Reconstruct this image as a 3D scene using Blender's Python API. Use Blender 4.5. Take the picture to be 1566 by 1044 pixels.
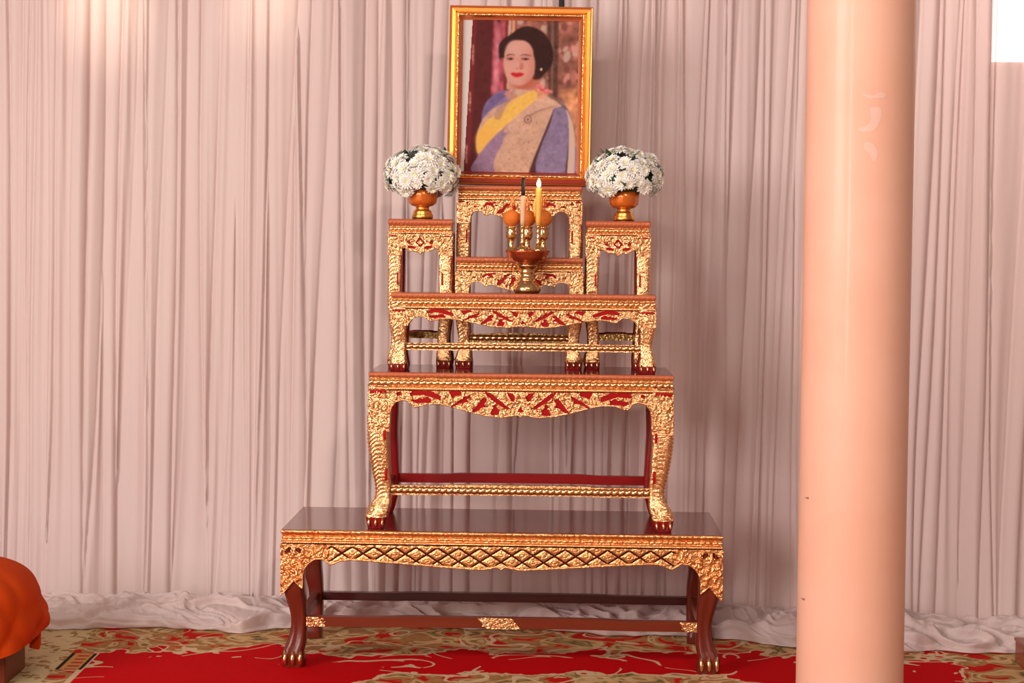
import bpy, bmesh, math, random
import numpy as np
from mathutils import Vector, Matrix, noise

for o in list(bpy.data.objects):
    bpy.data.objects.remove(o, do_unlink=True)
sc = bpy.context.scene
COL = sc.collection
R = math.radians
PI = math.pi

# ------------------------------------------------------------------ camera
FPX = 2700.0
CAM_H = 1.10
CAM_Y = -4.5
PITCH = math.atan(149 / FPX)
ROLL = R(0.6)
cam_d = bpy.data.cameras.new('camera')
cam_d.sensor_width = 36.0
cam_d.lens = FPX / 1566 * 36.0
cam_d.clip_end = 100
cam = bpy.data.objects.new('camera', cam_d)
COL.objects.link(cam)
_r0, _f, _u0 = Vector((1, 0, 0)), Vector((0, math.cos(PITCH), -math.sin(PITCH))), Vector((0, math.sin(PITCH), math.cos(PITCH)))
_r = _r0 * math.cos(ROLL) + _u0 * math.sin(ROLL)
_u = -_r0 * math.sin(ROLL) + _u0 * math.cos(ROLL)
_m = Matrix((( _r.x, _u.x, -_f.x, 0), (_r.y, _u.y, -_f.y, CAM_Y), (_r.z, _u.z, -_f.z, CAM_H), (0, 0, 0, 1)))
cam.matrix_world = _m
sc.camera = cam


def P(px, py, D):
    """world point seen at photo pixel (px, py) whose distance in front of the camera along y is D"""
    d = _f * FPX + _r * (px - 783) + _u * (522 - py)
    return Vector((0, CAM_Y, CAM_H)) + d * (D / d.y)


# ------------------------------------------------------------------ world, lights, exposure
sc.view_settings.view_transform = 'Standard'
sc.view_settings.look = 'None'
sc.view_settings.gamma = 1.0
sc.view_settings.use_curve_mapping = False
sc.view_settings.exposure = 0.17
wd = bpy.data.worlds.new('world')
sc.world = wd
wd.use_nodes = True
bg = wd.node_tree.nodes['Background']
bg.inputs[0].default_value = (1.0, 0.80, 0.74, 1)
bg.inputs[1].default_value = 0.20


def area(name, loc, target, sx, sy, power, col):
    l = bpy.data.lights.new(name, 'AREA')
    l.shape = 'RECTANGLE'
    l.size, l.size_y = sx, sy
    l.energy = power
    l.color = col
    o = bpy.data.objects.new(name, l)
    COL.objects.link(o)
    o.location = loc
    o.rotation_euler = (Vector(target) - Vector(loc)).to_track_quat('-Z', 'Y').to_euler()
    return o


area('open_hall_side_light', (-4.2, -4.4, 2.3), (0, 0.2, 0.9), 2.2, 2.4, 235, (1.0, 0.90, 0.86))
area('doorway_light', (-2.5, -6.5, 1.5), (0.2, 0, 0.8), 0.35, 2.2, 75, (1.0, 0.95, 0.92))
area('gold_sparkle_right', (1.1, -5.2, 3.2), (0.1, 0.0, 0.7), 0.3, 0.3, 60, (1.0, 0.86, 0.72))  # small unseen light added for sparkling highlights on the gilt carving
area('gold_sparkle_strip', (-0.6, -4.9, 3.6), (0.0, 0.2, 0.6), 1.2, 0.12, 50, (1.0, 0.90, 0.80))  # added narrow strip light, glints along the gold mouldings
for _x, _e in ((-1.215, 1.0), (-0.74, 0.55)):
    l_ = bpy.data.lights.new('curtain_downlight', 'SPOT')
    l_.energy = 6.0 * _e; l_.color = (1.0, 0.80, 0.58); l_.spot_size = R(46); l_.spot_blend = 1.0; l_.shadow_soft_size = 0.03
    o_ = bpy.data.objects.new('curtain_downlight', l_); COL.objects.link(o_)
    o_.location = (_x, 0.40, 1.99)
    o_.rotation_euler = (Vector((_x, 0.72, 1.80)) - Vector(o_.location)).to_track_quat('-Z', 'Y').to_euler()


# ------------------------------------------------------------------ material helpers
class NT:
    def __init__(s, name):
        s.m = bpy.data.materials.new(name)
        s.m.use_nodes = True
        s.t = s.m.node_tree
        s.n = s.t.nodes
        s.b = s.n['Principled BSDF']
        s.out = s.n['Material Output']

    def add(s, kind, **kw):
        nd = s.n.new(kind)
        for k, v in kw.items():
            setattr(nd, k, v)
        return nd

    def link(s, a, b):
        s.t.links.new(a, b)

    def set(s, node, key, v):
        if hasattr(v, 'node'):
            s.link(v, node.inputs[key])
        else:
            node.inputs[key].default_value = v

    def math(s, op, a, b=0.0, c=0.0, clamp=False):
        nd = s.add('ShaderNodeMath', operation=op)
        nd.use_clamp = clamp
        s.set(nd, 0, a); s.set(nd, 1, b); s.set(nd, 2, c)
        return nd.outputs[0]

    def mix(s, f, a, b):
        nd = s.add('ShaderNodeMix', data_type='RGBA')
        s.set(nd, 0, f)
        s.set(nd, 6, a if hasattr(a, 'node') else (*a, 1))
        s.set(nd, 7, b if hasattr(b, 'node') else (*b, 1))
        return nd.outputs[2]

    def coord(s, scale=(1, 1, 1), rot=(0, 0, 0), kind='Object'):
        tc = s.add('ShaderNodeTexCoord')
        mp = s.add('ShaderNodeMapping')
        s.link(tc.outputs[kind], mp.inputs[0])
        mp.inputs[2].default_value = rot
        mp.inputs[3].default_value = scale
        return mp.outputs[0]

    def noise(s, vec, scale, detail=2.0, rough=0.5, dist=0.0):
        nd = s.add('ShaderNodeTexNoise')
        s.link(vec, nd.inputs['Vector'])
        nd.inputs['Scale'].default_value = scale
        nd.inputs['Detail'].default_value = detail
        nd.inputs['Roughness'].default_value = rough
        nd.inputs['Distortion'].default_value = dist
        return nd.outputs[0]

    def wave(s, vec, scale, direction='X', dist=0.0, dscale=1.0):
        nd = s.add('ShaderNodeTexWave', bands_direction=direction)
        s.link(vec, nd.inputs['Vector'])
        nd.inputs['Scale'].default_value = scale
        nd.inputs['Distortion'].default_value = dist
        nd.inputs['Detail Scale'].default_value = dscale
        return nd.outputs[1]

    def voro(s, vec, scale, feature='F1', smooth=None):
        nd = s.add('ShaderNodeTexVoronoi', feature=feature)
        s.link(vec, nd.inputs['Vector'])
        nd.inputs['Scale'].default_value = scale
        return nd.outputs[0]

    def ramp(s, f, stops, interp='LINEAR'):
        nd = s.add('ShaderNodeValToRGB')
        cr = nd.color_ramp
        cr.interpolation = interp
        while len(cr.elements) < len(stops):
            cr.elements.new(0.5)
        for e, (p, c) in zip(cr.elements, stops):
            e.position = p
            e.color = (*c, 1)
        s.link(f, nd.inputs[0])
        return nd.outputs[0]

    def bump(s, h, strength, dist):
        nd = s.add('ShaderNodeBump')
        nd.inputs['Strength'].default_value = strength
        nd.inputs['Distance'].default_value = dist
        s.link(h, nd.inputs['Height'])
        s.link(nd.outputs[0], s.b.inputs['Normal'])

    def pbr(s, col=None, rough=None, metal=None, **kw):
        if col is not None:
            s.set(s.b, 'Base Color', col if hasattr(col, 'node') else (*col, 1))
        if rough is not None:
            s.set(s.b, 'Roughness', rough)
        if metal is not None:
            s.set(s.b, 'Metallic', metal)
        for k, v in kw.items():
            s.set(s.b, k.replace('_', ' '), v)
        return s.m


def gold(name, c1, c2, rough, cell, amp, diag=0.0):
    n = NT(name)
    v = n.coord()
    a = n.noise(v, cell * 0.45, 2, 0.6)
    col = n.mix(n.ramp(a, [(0.35, (0, 0, 0)), (0.65, (1, 1, 1))]), c1, c2)
    if amp:
        warp = n.add('ShaderNodeVectorMath', operation='MULTIPLY_ADD')
        nz = n.add('ShaderNodeTexNoise')
        n.link(v, nz.inputs['Vector'])
        nz.inputs['Scale'].default_value = cell * 0.5
        n.link(nz.outputs[1], warp.inputs[0])
        warp.inputs[1].default_value = (0.02, 0.02, 0.02)
        n.link(v, warp.inputs[2])
        h = n.voro(warp.outputs[0], cell, 'F1')
        h2 = n.noise(warp.outputs[0], cell * 2.2, 1, 0.5)
        hh = n.math('ADD', n.math('MULTIPLY', h, 0.9), n.math('MULTIPLY', h2, 0.5))
        n.bump(hh, 0.8, amp)
    return n.pbr(col, rough, 0.97)


G1, G2 = (0.84, 0.40, 0.18), (0.84, 0.53, 0.26)
M = {}
M['gold_carved'] = gold('gold_carved', G1, G2, 0.30, 120, 0.003)
M['gold_fine'] = gold('gold_fine', G1, G2, 0.24, 190, 0.0018)
M['gold_leg'] = gold('gold_leg', G1, G2, 0.23, 200, 0.0012)
M['gold_smooth'] = gold('gold_smooth', (0.86, 0.46, 0.20), (0.88, 0.52, 0.24), 0.22, 10, 0)
M['gold_warm'] = gold('gold_warm', (0.86, 0.36, 0.13), (0.84, 0.46, 0.20), 0.33, 110, 0.002)
M['gold_frame'] = gold('gold_frame', (0.84, 0.36, 0.075), (0.78, 0.33, 0.08), 0.30, 30, 0.0)
M['brass'] = gold('brass', (0.78, 0.48, 0.22), (0.70, 0.42, 0.17), 0.2, 60, 0.0)
M['dark_gold'] = gold('dark_gold', (0.50, 0.30, 0.10), (0.38, 0.22, 0.07), 0.35, 120, 0.003)


def lacquer(name, c1, c2, rough, stretch=(3, 60, 60), coat=0.4, spec=0.35):
    n = NT(name)
    n.b.inputs['Specular IOR Level'].default_value = spec
    v = n.coord(stretch)
    a = n.noise(v, 1.0, 4, 0.6)
    return n.pbr(n.mix(a, c1, c2), rough, 0.0, Coat_Weight=coat, Coat_Roughness=0.08)


M['red_lacquer'] = lacquer('red_lacquer', (0.19, 0.002, 0.004), (0.25, 0.003, 0.004), 0.35, coat=0.12, spec=0.25)
M['red_inlay'] = lacquer('red_inlay', (0.38, 0.003, 0.005), (0.32, 0.003, 0.004), 0.5, coat=0.0, spec=0.12)
M['dark_inlay'] = lacquer('dark_inlay', (0.075, 0.006, 0.006), (0.055, 0.005, 0.006), 0.6, coat=0.0, spec=0.1)
M['frame_red'] = lacquer('frame_red', (0.33, 0.03, 0.012), (0.26, 0.02, 0.01), 0.35)
M['brown_wood'] = lacquer('brown_wood', (0.19, 0.030, 0.010), (0.12, 0.014, 0.005), 0.35, coat=0.1, spec=0.2)
M['brown_leg'] = lacquer('brown_leg', (0.17, 0.022, 0.009), (0.10, 0.010, 0.005), 0.28, (60, 60, 3), coat=0.15, spec=0.3)
M['tabletop'] = lacquer('tabletop', (0.16, 0.027, 0.015), (0.11, 0.017, 0.010), 0.22, coat=0.6)
M['board_edge'] = lacquer('board_edge', (0.58, 0.15, 0.055), (0.46, 0.10, 0.04), 0.32)
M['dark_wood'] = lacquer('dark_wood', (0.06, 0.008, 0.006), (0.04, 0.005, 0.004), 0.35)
M['box_wood'] = lacquer('box_wood', (0.30, 0.07, 0.02), (0.22, 0.045, 0.012), 0.4)
n = NT('white_petal'); M['petal'] = n.pbr((0.86, 0.82, 0.76), 0.6, 0.0, Subsurface_Weight=0.15, Subsurface_Radius=(0.004, 0.003, 0.002))
n = NT('flower_centre'); M['centre'] = n.pbr((0.78, 0.74, 0.30), 0.7)
n = NT('leaf_green'); M['leaf'] = n.pbr(n.mix(n.noise(n.coord(), 40), (0.012, 0.035, 0.010), (0.03, 0.075, 0.02)), 0.5)
n = NT('orange_lacquer'); M['orange_lacquer'] = n.pbr((0.72, 0.16, 0.02), 0.25, 0.45, Coat_Weight=0.5)
n = NT('copper_bowl'); M['copper'] = n.pbr(n.mix(n.noise(n.coord(), 60), (0.52, 0.11, 0.035), (0.42, 0.08, 0.03)), 0.25, 0.75)
n = NT('orange_ball'); M['ball'] = n.pbr((0.68, 0.16, 0.012), 0.7, 0.0)
n.bump(n.voro(n.coord(), 420), 0.8, 0.0015)
n = NT('yellow_wax'); M['wax_yellow'] = n.pbr((0.85, 0.42, 0.07), 0.45, 0.0, Subsurface_Weight=0.3, Subsurface_Radius=(0.01, 0.005, 0.002))
n = NT('cream_wax'); M['wax_cream'] = n.pbr((0.72, 0.42, 0.26), 0.5, 0.0)
n = NT('wick_black'); M['black'] = n.pbr((0.012, 0.006, 0.006), 0.7)
n = NT('flame'); M['flame'] = n.pbr((1, 0.8, 0.4), 0.5, 0.0, Emission_Color=(1.0, 0.80, 0.45, 1), Emission_Strength=14.0)
n = NT('white_mount'); M['mount'] = n.pbr(n.mix(n.noise(n.coord(), 8), (0.50, 0.42, 0.40), (0.56, 0.48, 0.45)), 0.6)
n = NT('orange_cloth')
v = n.coord()
M['orange_cloth'] = n.pbr(n.mix(n.noise(v, 9, 3), (0.66, 0.075, 0.006), (0.50, 0.038, 0.003)), 0.9, 0.0, Specular_IOR_Level=0.1)
n.bump(n.noise(v, 500, 1), 0.3, 0.001)
n = NT('peach_paint')
v = n.coord()
pc = n.mix(n.ramp(n.noise(v, 3.0, 4, 0.6), [(0.35, (0, 0, 0)), (0.7, (1, 1, 1))]), (0.80, 0.41, 0.29), (0.83, 0.47, 0.35))
M['peach'] = n.pbr(pc, 0.45, 0.0, Specular_IOR_Level=0.3, Coat_Weight=0.12, Coat_Roughness=0.14)
n = NT('scuff'); M['scuff'] = n.pbr(n.mix(n.noise(n.coord(), 60), (0.80, 0.46, 0.36), (0.82, 0.52, 0.44)), 0.35)
n = NT('grime'); M['grime'] = n.pbr((0.30, 0.17, 0.12), 0.7)
n = NT('wall_paint'); M['wall'] = n.pbr(n.mix(n.noise(n.coord(), 2), (0.62, 0.36, 0.30), (0.56, 0.32, 0.27)), 0.8)
n = NT('lamp_glass'); M['lamp_glass'] = n.pbr((1, 0.9, 0.7), 0.4, 0.0, Emission_Color=(1.0, 0.74, 0.48, 1), Emission_Strength=5.0)
n = NT('window_daylight'); M['daylight'] = n.pbr((1, 1, 1), 0.4, 0.0, Emission_Color=(1.0, 0.98, 1.0, 1), Emission_Strength=9.0)

# sheer curtain: soft diffuse cloth that lets some light through
n = NT('curtain_cloth')
v = n.coord()
cc = n.mix(n.ramp(n.noise(n.coord((1.2, 1.2, 0.5)), 1.6, 3, 0.55), [(0.35, (0, 0, 0)), (0.65, (1, 1, 1))]), (0.73, 0.57, 0.545), (0.76, 0.615, 0.58))
dif = n.b
n.pbr(cc, 0.65, 0.0, Sheen_Weight=0.1, Sheen_Roughness=0.4)
tr = n.add('ShaderNodeBsdfTranslucent')
tr.inputs[0].default_value = (0.80, 0.55, 0.48, 1)
tp = n.add('ShaderNodeBsdfTransparent')
m1 = n.add('ShaderNodeMixShader'); m1.inputs[0].default_value = 0.20
n.link(dif.outputs[0], m1.inputs[1]); n.link(tr.outputs[0], m1.inputs[2])
m2 = n.add('ShaderNodeMixShader'); m2.inputs[0].default_value = 0.06
n.link(m1.outputs[0], m2.inputs[1]); n.link(tp.outputs[0], m2.inputs[2])
n.link(m2.outputs[0], n.out.inputs[0])
M['curtain'] = n.m

# carpet
n = NT('carpet')
tc = n.add('ShaderNodeTexCoord')
sep = n.add('ShaderNodeSeparateXYZ')
n.link(tc.outputs['Object'], sep.inputs[0])
X, Y = sep.outputs[0], sep.outputs[1]
ob = tc.outputs['Object']
n1 = n.math('SUBTRACT', n.noise(ob, 4.2, 3, 0.55, 0.6), 0.5)
n2 = n.math('SUBTRACT', n.noise(ob, 9.0, 2, 0.5, 1.2), 0.5)
fb = n.math('ADD', n.math('SUBTRACT', Y, 0.20), n.math('ADD', n.math('MULTIPLY', n1, 0.45), n.math('MULTIPLY', n2, 0.12)))
ax = n.math('SUBTRACT', n.math('ABSOLUTE', n.math('SUBTRACT', X, 0.13)), 0.42)
ax = n.math('MAXIMUM', ax, 0.0)
ff = n.math('SUBTRACT', n.math('SUBTRACT', n.math('MULTIPLY', n2, 0.16), n.math('ADD', Y, 0.02)), n.math('MULTIPLY', ax, 1.2))
fl = n.math('SUBTRACT', -1.09, X)
fr = n.math('ADD', n.math('SUBTRACT', X, 1.22), n.math('MULTIPLY', n1, 0.9))
f = n.math('MAXIMUM', n.math('MAXIMUM', fb, ff), n.math('MAXIMUM', fl, fr))
inner = n.ramp(n.noise(ob, 9, 2, 0.5, 1.2), [(0.0, (0.44, 0.006, 0.006)), (0.40, (0.50, 0.012, 0.008)), (0.44, (0.42, 0.20, 0.07)), (0.50, (0.30, 0.15, 0.05)),
                                        (0.54, (0.60, 0.40, 0.20)), (0.60, (0.55, 0.33, 0.14)), (0.66, (0.14, 0.10, 0.035)), (0.72, (0.5, 0.32, 0.14)), (1.0, (0.6, 0.4, 0.2))])
red = n.mix(n.noise(ob, 30, 2), (0.56, 0.000, 0.003), (0.48, 0.000, 0.002))
ins = n.math('GREATER_THAN', f, 0.0)
edge = n.math('MULTIPLY', ins, n.math('LESS_THAN', f, 0.016))
# loose cream scrolls reaching into the red field
sw = n.math('ABSOLUTE', n.math('SUBTRACT', n.noise(ob, 4.5, 0, 0.5, 1.2), 0.52))
scroll = n.math('MULTIPLY', n.math('LESS_THAN', sw, 0.016), n.math('GREATER_THAN', f, -0.07))
col = n.mix(ins, red, inner)
col = n.mix(n.math('MAXIMUM', edge, scroll), col, (0.62, 0.44, 0.27))
# left border stripes, running away from the viewer
inb = n.math('MULTIPLY', n.math('LESS_THAN', X, -1.095), n.math('MULTIPLY', n.math('LESS_THAN', Y, 0.15), n.math('GREATER_THAN', Y, -0.03)))
tick = n.math('GREATER_THAN', n.math('SINE', n.math('MULTIPLY', Y, 170.0)), 0.1)
cen = n.math('MULTIPLY', n.math('GREATER_THAN', X, -1.150), n.math('GREATER_THAN', n.math('SUBTRACT', 0.015, n.math('ABSOLUTE', n.math('ADD', X, 1.125))), 0.0))
bc = n.mix(n.math('MULTIPLY', tick, cen), (0.55, 0.28, 0.09), (0.46, 0.05, 0.015))
bl = n.math('MAXIMUM', n.math('LESS_THAN', n.math('ABSOLUTE', n.math('ADD', X, 1.158)), 0.005), n.math('LESS_THAN', n.math('ABSOLUTE', n.math('ADD', X, 1.099)), 0.005))
bc = n.mix(bl, bc, (0.03, 0.015, 0.01))
inb2 = n.math('MULTIPLY', inb, n.math('GREATER_THAN', X, -1.164))
cream = n.mix(n.math('GREATER_THAN', n.noise(ob, 22, 2, 0.5, 1.0), 0.56), (0.60, 0.46, 0.25), (0.34, 0.20, 0.07))
col = n.mix(n.math('LESS_THAN', X, -1.164), col, cream)
col = n.mix(inb2, col, bc)
n.pbr(col, 0.95, 0.0, Specular_IOR_Level=0.08)
n.bump(n.noise(ob, 420, 2), 0.5, 0.003)
M['carpet'] = n.m


# ------------------------------------------------------------------ object helpers
def link(o, parent=None):
    COL.objects.link(o)
    if parent is not None:
        o.parent = parent
    return o


def tag(o, label=None, cat=None, group=None, kind=None):
    if label: o['label'] = label
    if cat: o['category'] = cat
    if group: o['group'] = group
    if kind: o['kind'] = kind
    return o


def thing(name, label, cat, loc=(0, 0, 0), rz=0.0, group=None):
    o = bpy.data.objects.new(name, None)
    o.empty_display_size = 0.05
    o.location = loc
    o.rotation_euler = (0, 0, rz)
    link(o)
    return tag(o, label, cat, group)


class MB:
    def __init__(s):
        s.v, s.f, s.mi = [], [], []

    def add(s, vs, fs, mi=0):
        b = len(s.v)
        s.v.extend([tuple(q) for q in vs])
        for k, q in enumerate(fs):
            s.f.append(tuple(b + i for i in q))
            s.mi.append(mi[k] if isinstance(mi, (list, tuple)) else mi)
        return s

    def box(s, x0, x1, y0, y1, z0, z1, mi=0, bev=0.0):
        bm = bmesh.new()
        bmesh.ops.create_cube(bm, size=1)
        for q in bm.verts:
            q.co = Vector(((x0 + x1) / 2 + q.co.x * (x1 - x0), (y0 + y1) / 2 + q.co.y * (y1 - y0), (z0 + z1) / 2 + q.co.z * (z1 - z0)))
        if bev:
            bmesh.ops.bevel(bm, geom=list(bm.edges), offset=bev, segments=2, affect='EDGES', profile=0.5)
        bm.verts.index_update()
        s.add([q.co[:] for q in bm.verts], [[q.index for q in f_.verts] for f_ in bm.faces], mi)
        bm.free()
        return s

    def lathe(s, prof, seg=32, c=(0, 0, 0), mi=0, ripple=None):
        vs, fs = [], []
        for r, z in prof:
            for k in range(seg):
                a = 2 * PI * k / seg
                rr = r * (1 + (ripple(a, z) if ripple else 0))
                vs.append((c[0] + rr * math.cos(a), c[1] + rr * math.sin(a), c[2] + z))
        for i in range(len(prof) - 1):
            for k in range(seg):
                k2 = (k + 1) % seg
                fs.append((i * seg + k, i * seg + k2, (i + 1) * seg + k2, (i + 1) * seg + k))
        fs.append(tuple(range(seg))[::-1])
        fs.append(tuple((len(prof) - 1) * seg + k for k in range(seg)))
        return s.add(vs, fs, mi)

    def tube(s, pts, rad, seg=8, mi=0):
        vs, fs = [], []
        n_ = len(pts)
        for i in range(n_):
            p = Vector(pts[i])
            t = (Vector(pts[min(i + 1, n_ - 1)]) - Vector(pts[max(i - 1, 0)])).normalized()
            ref = Vector((0, 0, 1)) if abs(t.z) < 0.9 else Vector((0, 1, 0))
            a = t.cross(ref).normalized()
            b = t.cross(a)
            r = rad[i] if isinstance(rad, (list, tuple)) else rad
            for k in range(seg):
                th = 2 * PI * k / seg
                vs.append(p + a * (r * math.cos(th)) + b * (r * math.sin(th)))
        for i in range(n_ - 1):
            for k in range(seg):
                k2 = (k + 1) % seg
                fs.append((i * seg + k, i * seg + k2, (i + 1) * seg + k2, (i + 1) * seg + k))
        fs.append(tuple(range(seg))[::-1]); fs.append(tuple((n_ - 1) * seg + k for k in range(seg)))
        return s.add(vs, fs, mi)

    def ring(s, W, D, prof, mi=0):
        """stack of centred rectangles: prof = [(inset, z)], closed top and bottom"""
        vs, fs = [], []
        for i_, z in prof:
            x, y = W / 2 - i_, D / 2 - i_
            vs += [(-x, -y, z), (x, -y, z), (x, y, z), (-x, y, z)]
        for i in range(len(prof) - 1):
            for k in range(4):
                k2 = (k + 1) % 4
                fs.append((i * 4 + k, i * 4 + k2, i * 4 + 4 + k2, i * 4 + 4 + k))
        fs.append((3, 2, 1, 0))
        b = (len(prof) - 1) * 4
        fs.append((b, b + 1, b + 2, b + 3))
        return s.add(vs, fs, mi)

    def build(s, name, mats, parent=None, smooth=True, angle=None):
        me = bpy.data.meshes.new(name)
        me.from_pydata(s.v, [], s.f)
        if not isinstance(mats, (list, tuple)):
            mats = [mats]
        for m_ in mats:
            me.materials.append(m_)
        me.polygons.foreach_set('material_index', s.mi)
        if smooth:
            me.polygons.foreach_set('use_smooth', [True] * len(s.f))
        me.update()
        if angle is not None:
            bm = bmesh.new(); bm.from_mesh(me)
            for e in bm.edges:
                if len(e.link_faces) == 2 and e.calc_face_angle(0) > angle:
                    e.smooth = False
            bmesh.ops.recalc_face_normals(bm, faces=bm.faces)
            bm.to_mesh(me); bm.free()
        return link(bpy.data.objects.new(name, me), parent)


def interp(pts, x):
    xs = [p[0] for p in pts]
    return np.interp(x, xs, [p[1] for p in pts])


def smooth_interp(pts, x):
    """Catmull-like monotone smoothing of a polyline by dense sampling then averaging"""
    xs = np.array([p[0] for p in pts], float); ys = np.array([p[1] for p in pts], float)
    m_ = np.gradient(ys, xs)
    x = np.clip(x, xs[0], xs[-1])
    i = np.clip(np.searchsorted(xs, x) - 1, 0, len(xs) - 2)
    h = xs[i + 1] - xs[i]
    t = (x - xs[i]) / h
    d0 = (ys[i + 1] - ys[i])
    return ((2 * t**3 - 3 * t**2 + 1) * ys[i] + (t**3 - 2 * t**2 + t) * h * m_[i] + (-2 * t**3 + 3 * t**2) * ys[i + 1] + (t**3 - t**2) * h * m_[i + 1])


def in_poly(px, pz, poly):
    inside = np.zeros(px.shape, bool)
    j = len(poly) - 1
    for i in range(len(poly)):
        xi, zi = poly[i]; xj, zj = poly[j]
        c = ((zi > pz) != (zj > pz)) & (px < (xj - xi) * (pz - zi) / ((zj - zi) if zj != zi else 1e-12) + xi)
        inside ^= c
        j = i
    return inside


# ------------------------------------------------------------------ carved relief
def relief_map(W, Hh, res, seed, leaf=0.011, mirror=True, dens=1.0):
    """height image of curling leaves, covers x in [-W/2, W/2], z in [0, Hh]"""
    nx, nz = int(W / res) + 3, int(Hh / res) + 3
    Z = np.zeros((nz, nx))
    rnd = random.Random(seed)
    cnt = int(dens * W * Hh / (leaf * leaf * 0.9) / (2 if mirror else 1))
    for _ in range(cnt):
        x = rnd.uniform(0 if mirror else -W / 2, W / 2)
        z = rnd.uniform(0, Hh)
        ang = rnd.uniform(0, 2 * PI)
        curl = rnd.choice((-1, 1)) * rnd.uniform(60, 190)
        L = leaf * rnd.uniform(0.9, 2.0)
        r0 = leaf * rnd.uniform(0.16, 0.30)
        ns = 16
        for k in range(ns):
            t = k / (ns - 1)
            r = r0 * (math.sin(PI * min(1, t * 0.8 + 0.18)) ** 0.7) + 0.0004
            x += math.cos(ang) * L / ns
            z += math.sin(ang) * L / ns
            ang += curl * L / ns * (0.4 + 1.4 * t)
            for sx in ((1, -1) if mirror else (1,)):
                cx, cz = (sx * x + W / 2) / res, z / res
                q = int(r / res) + 2
                i0, i1 = max(0, int(cz) - q), min(nz, int(cz) + q + 1)
                j0, j1 = max(0, int(cx) - q), min(nx, int(cx) + q + 1)
                if i0 >= i1 or j0 >= j1:
                    continue
                gi, gj = np.mgrid[i0:i1, j0:j1]
                d2 = ((gj - cx) ** 2 + (gi - cz) ** 2) * res * res
                h = np.sqrt(np.clip(r * r - d2, 0, None)) * 0.9
                Z[i0:i1, j0:j1] = np.maximum(Z[i0:i1, j0:j1] * 0.97, h)
    return Z


def apron_grid(name, parent, W, ztop, bottom, yf, holes, mat, seed, res=0.0012, leaf=0.011, axis='x', rim=0.0028, relief=True, extra=None, sgn=-1):
    nx = max(8, int(W / res))
    xs = np.linspace(-W / 2, W / 2, nx)
    zb = bottom(xs)
    hmax = ztop - zb.min()
    nz = max(6, int(hmax / res * 0.9))
    v = np.linspace(0, 1, nz)[:, None]
    Xg = np.repeat(xs[None, :], nz, 0)
    Zg = zb[None, :] + (ztop - zb)[None, :] * v
    Hh = np.zeros_like(Xg)
    if relief:
        rm = relief_map(W, hmax, res, seed, leaf)
        ii = np.clip(((Zg - zb.min()) / res).astype(int), 0, rm.shape[0] - 1)
        jj = np.clip(((Xg + W / 2) / res).astype(int), 0, rm.shape[1] - 1)
        Hh = rm[ii, jj] * 1.5
    if extra is not None:
        Hh = extra(Xg, Zg, Hh)
    dz = Zg - zb[None, :]
    rimh = np.sqrt(np.clip(1 - ((dz - rim) / rim) ** 2, 0, 1)) * rim * 0.8
    Hh = np.where(dz < 2 * rim, np.maximum(rimh, Hh * 0.2), Hh)
    Hh[0, :] = -0.003
    idx = np.arange(nx * nz).reshape(nz, nx)
    a, b, c, d = idx[:-1, :-1], idx[:-1, 1:], idx[1:, 1:], idx[1:, :-1]
    xc = (Xg[:-1, :-1] + Xg[1:, 1:]) / 2; zc = (Zg[:-1, :-1] + Zg[1:, 1:]) / 2
    keep = np.ones(xc.shape, bool)
    for h in holes:
        hx = [q[0] for q in h]; hz = [q[1] for q in h]
        box = (xc > min(hx)) & (xc < max(hx)) & (zc > min(hz)) & (zc < max(hz))
        if not box.any():
            continue
        keep &= ~(box & in_poly(xc, zc, h))
    F = np.stack([a[keep], b[keep], c[keep], d[keep]], 1)
    if axis == 'x':
        co = np.stack([Xg.ravel(), yf + sgn * Hh.ravel(), Zg.ravel()], 1)
        if sgn > 0: F = F[:, ::-1]
    else:
        co = np.stack([yf + sgn * Hh.ravel(), Xg.ravel(), Zg.ravel()], 1)
        if sgn < 0: F = F[:, ::-1]
    me = bpy.data.meshes.new(name)
    me.vertices.add(len(co)); me.vertices.foreach_set('co', co.ravel())
    me.loops.add(F.size); me.loops.foreach_set('vertex_index', F.ravel().astype(np.int32))
    me.polygons.add(len(F)); me.polygons.foreach_set('loop_start', np.arange(0, F.size, 4, dtype=np.int32))
    me.polygons.foreach_set('loop_total', np.full(len(F), 4, dtype=np.int32))
    me.materials.append(mat)
    me.polygons.foreach_set('use_smooth', [True] * len(F))
    me.update(calc_edges=True); me.validate()
    return link(bpy.data.objects.new(name, me), parent)


def plate(name, parent, W, ztop, bottom, y0, y1, mat, axis='x', step=0.004):
    nx = max(10, int(W / step))
    xs = np.linspace(-W / 2, W / 2, nx)
    zb = bottom(xs)
    vs, fs = [], []
    for x, z in zip(xs, zb):
        for y in (y0, y1):
            for zz in (z + 0.0008, ztop):
                vs.append((x, y, zz) if axis == 'x' else (y, x, zz))
    for i in range(nx - 1):
        a = i * 4; b = a + 4
        fs += [(a, b, b + 1, a + 1), (a + 2, a + 3, b + 3, b + 2), (a, a + 2, b + 2, b), (a + 1, b + 1, b + 3, a + 3)]
    fs += [(0, 1, 3, 2)]; e = (nx - 1) * 4; fs += [(e, e + 2, e + 3, e + 1)]
    mb = MB(); mb.add(vs, fs)
    return mb.build(name, mat, parent, smooth=False)


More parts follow.
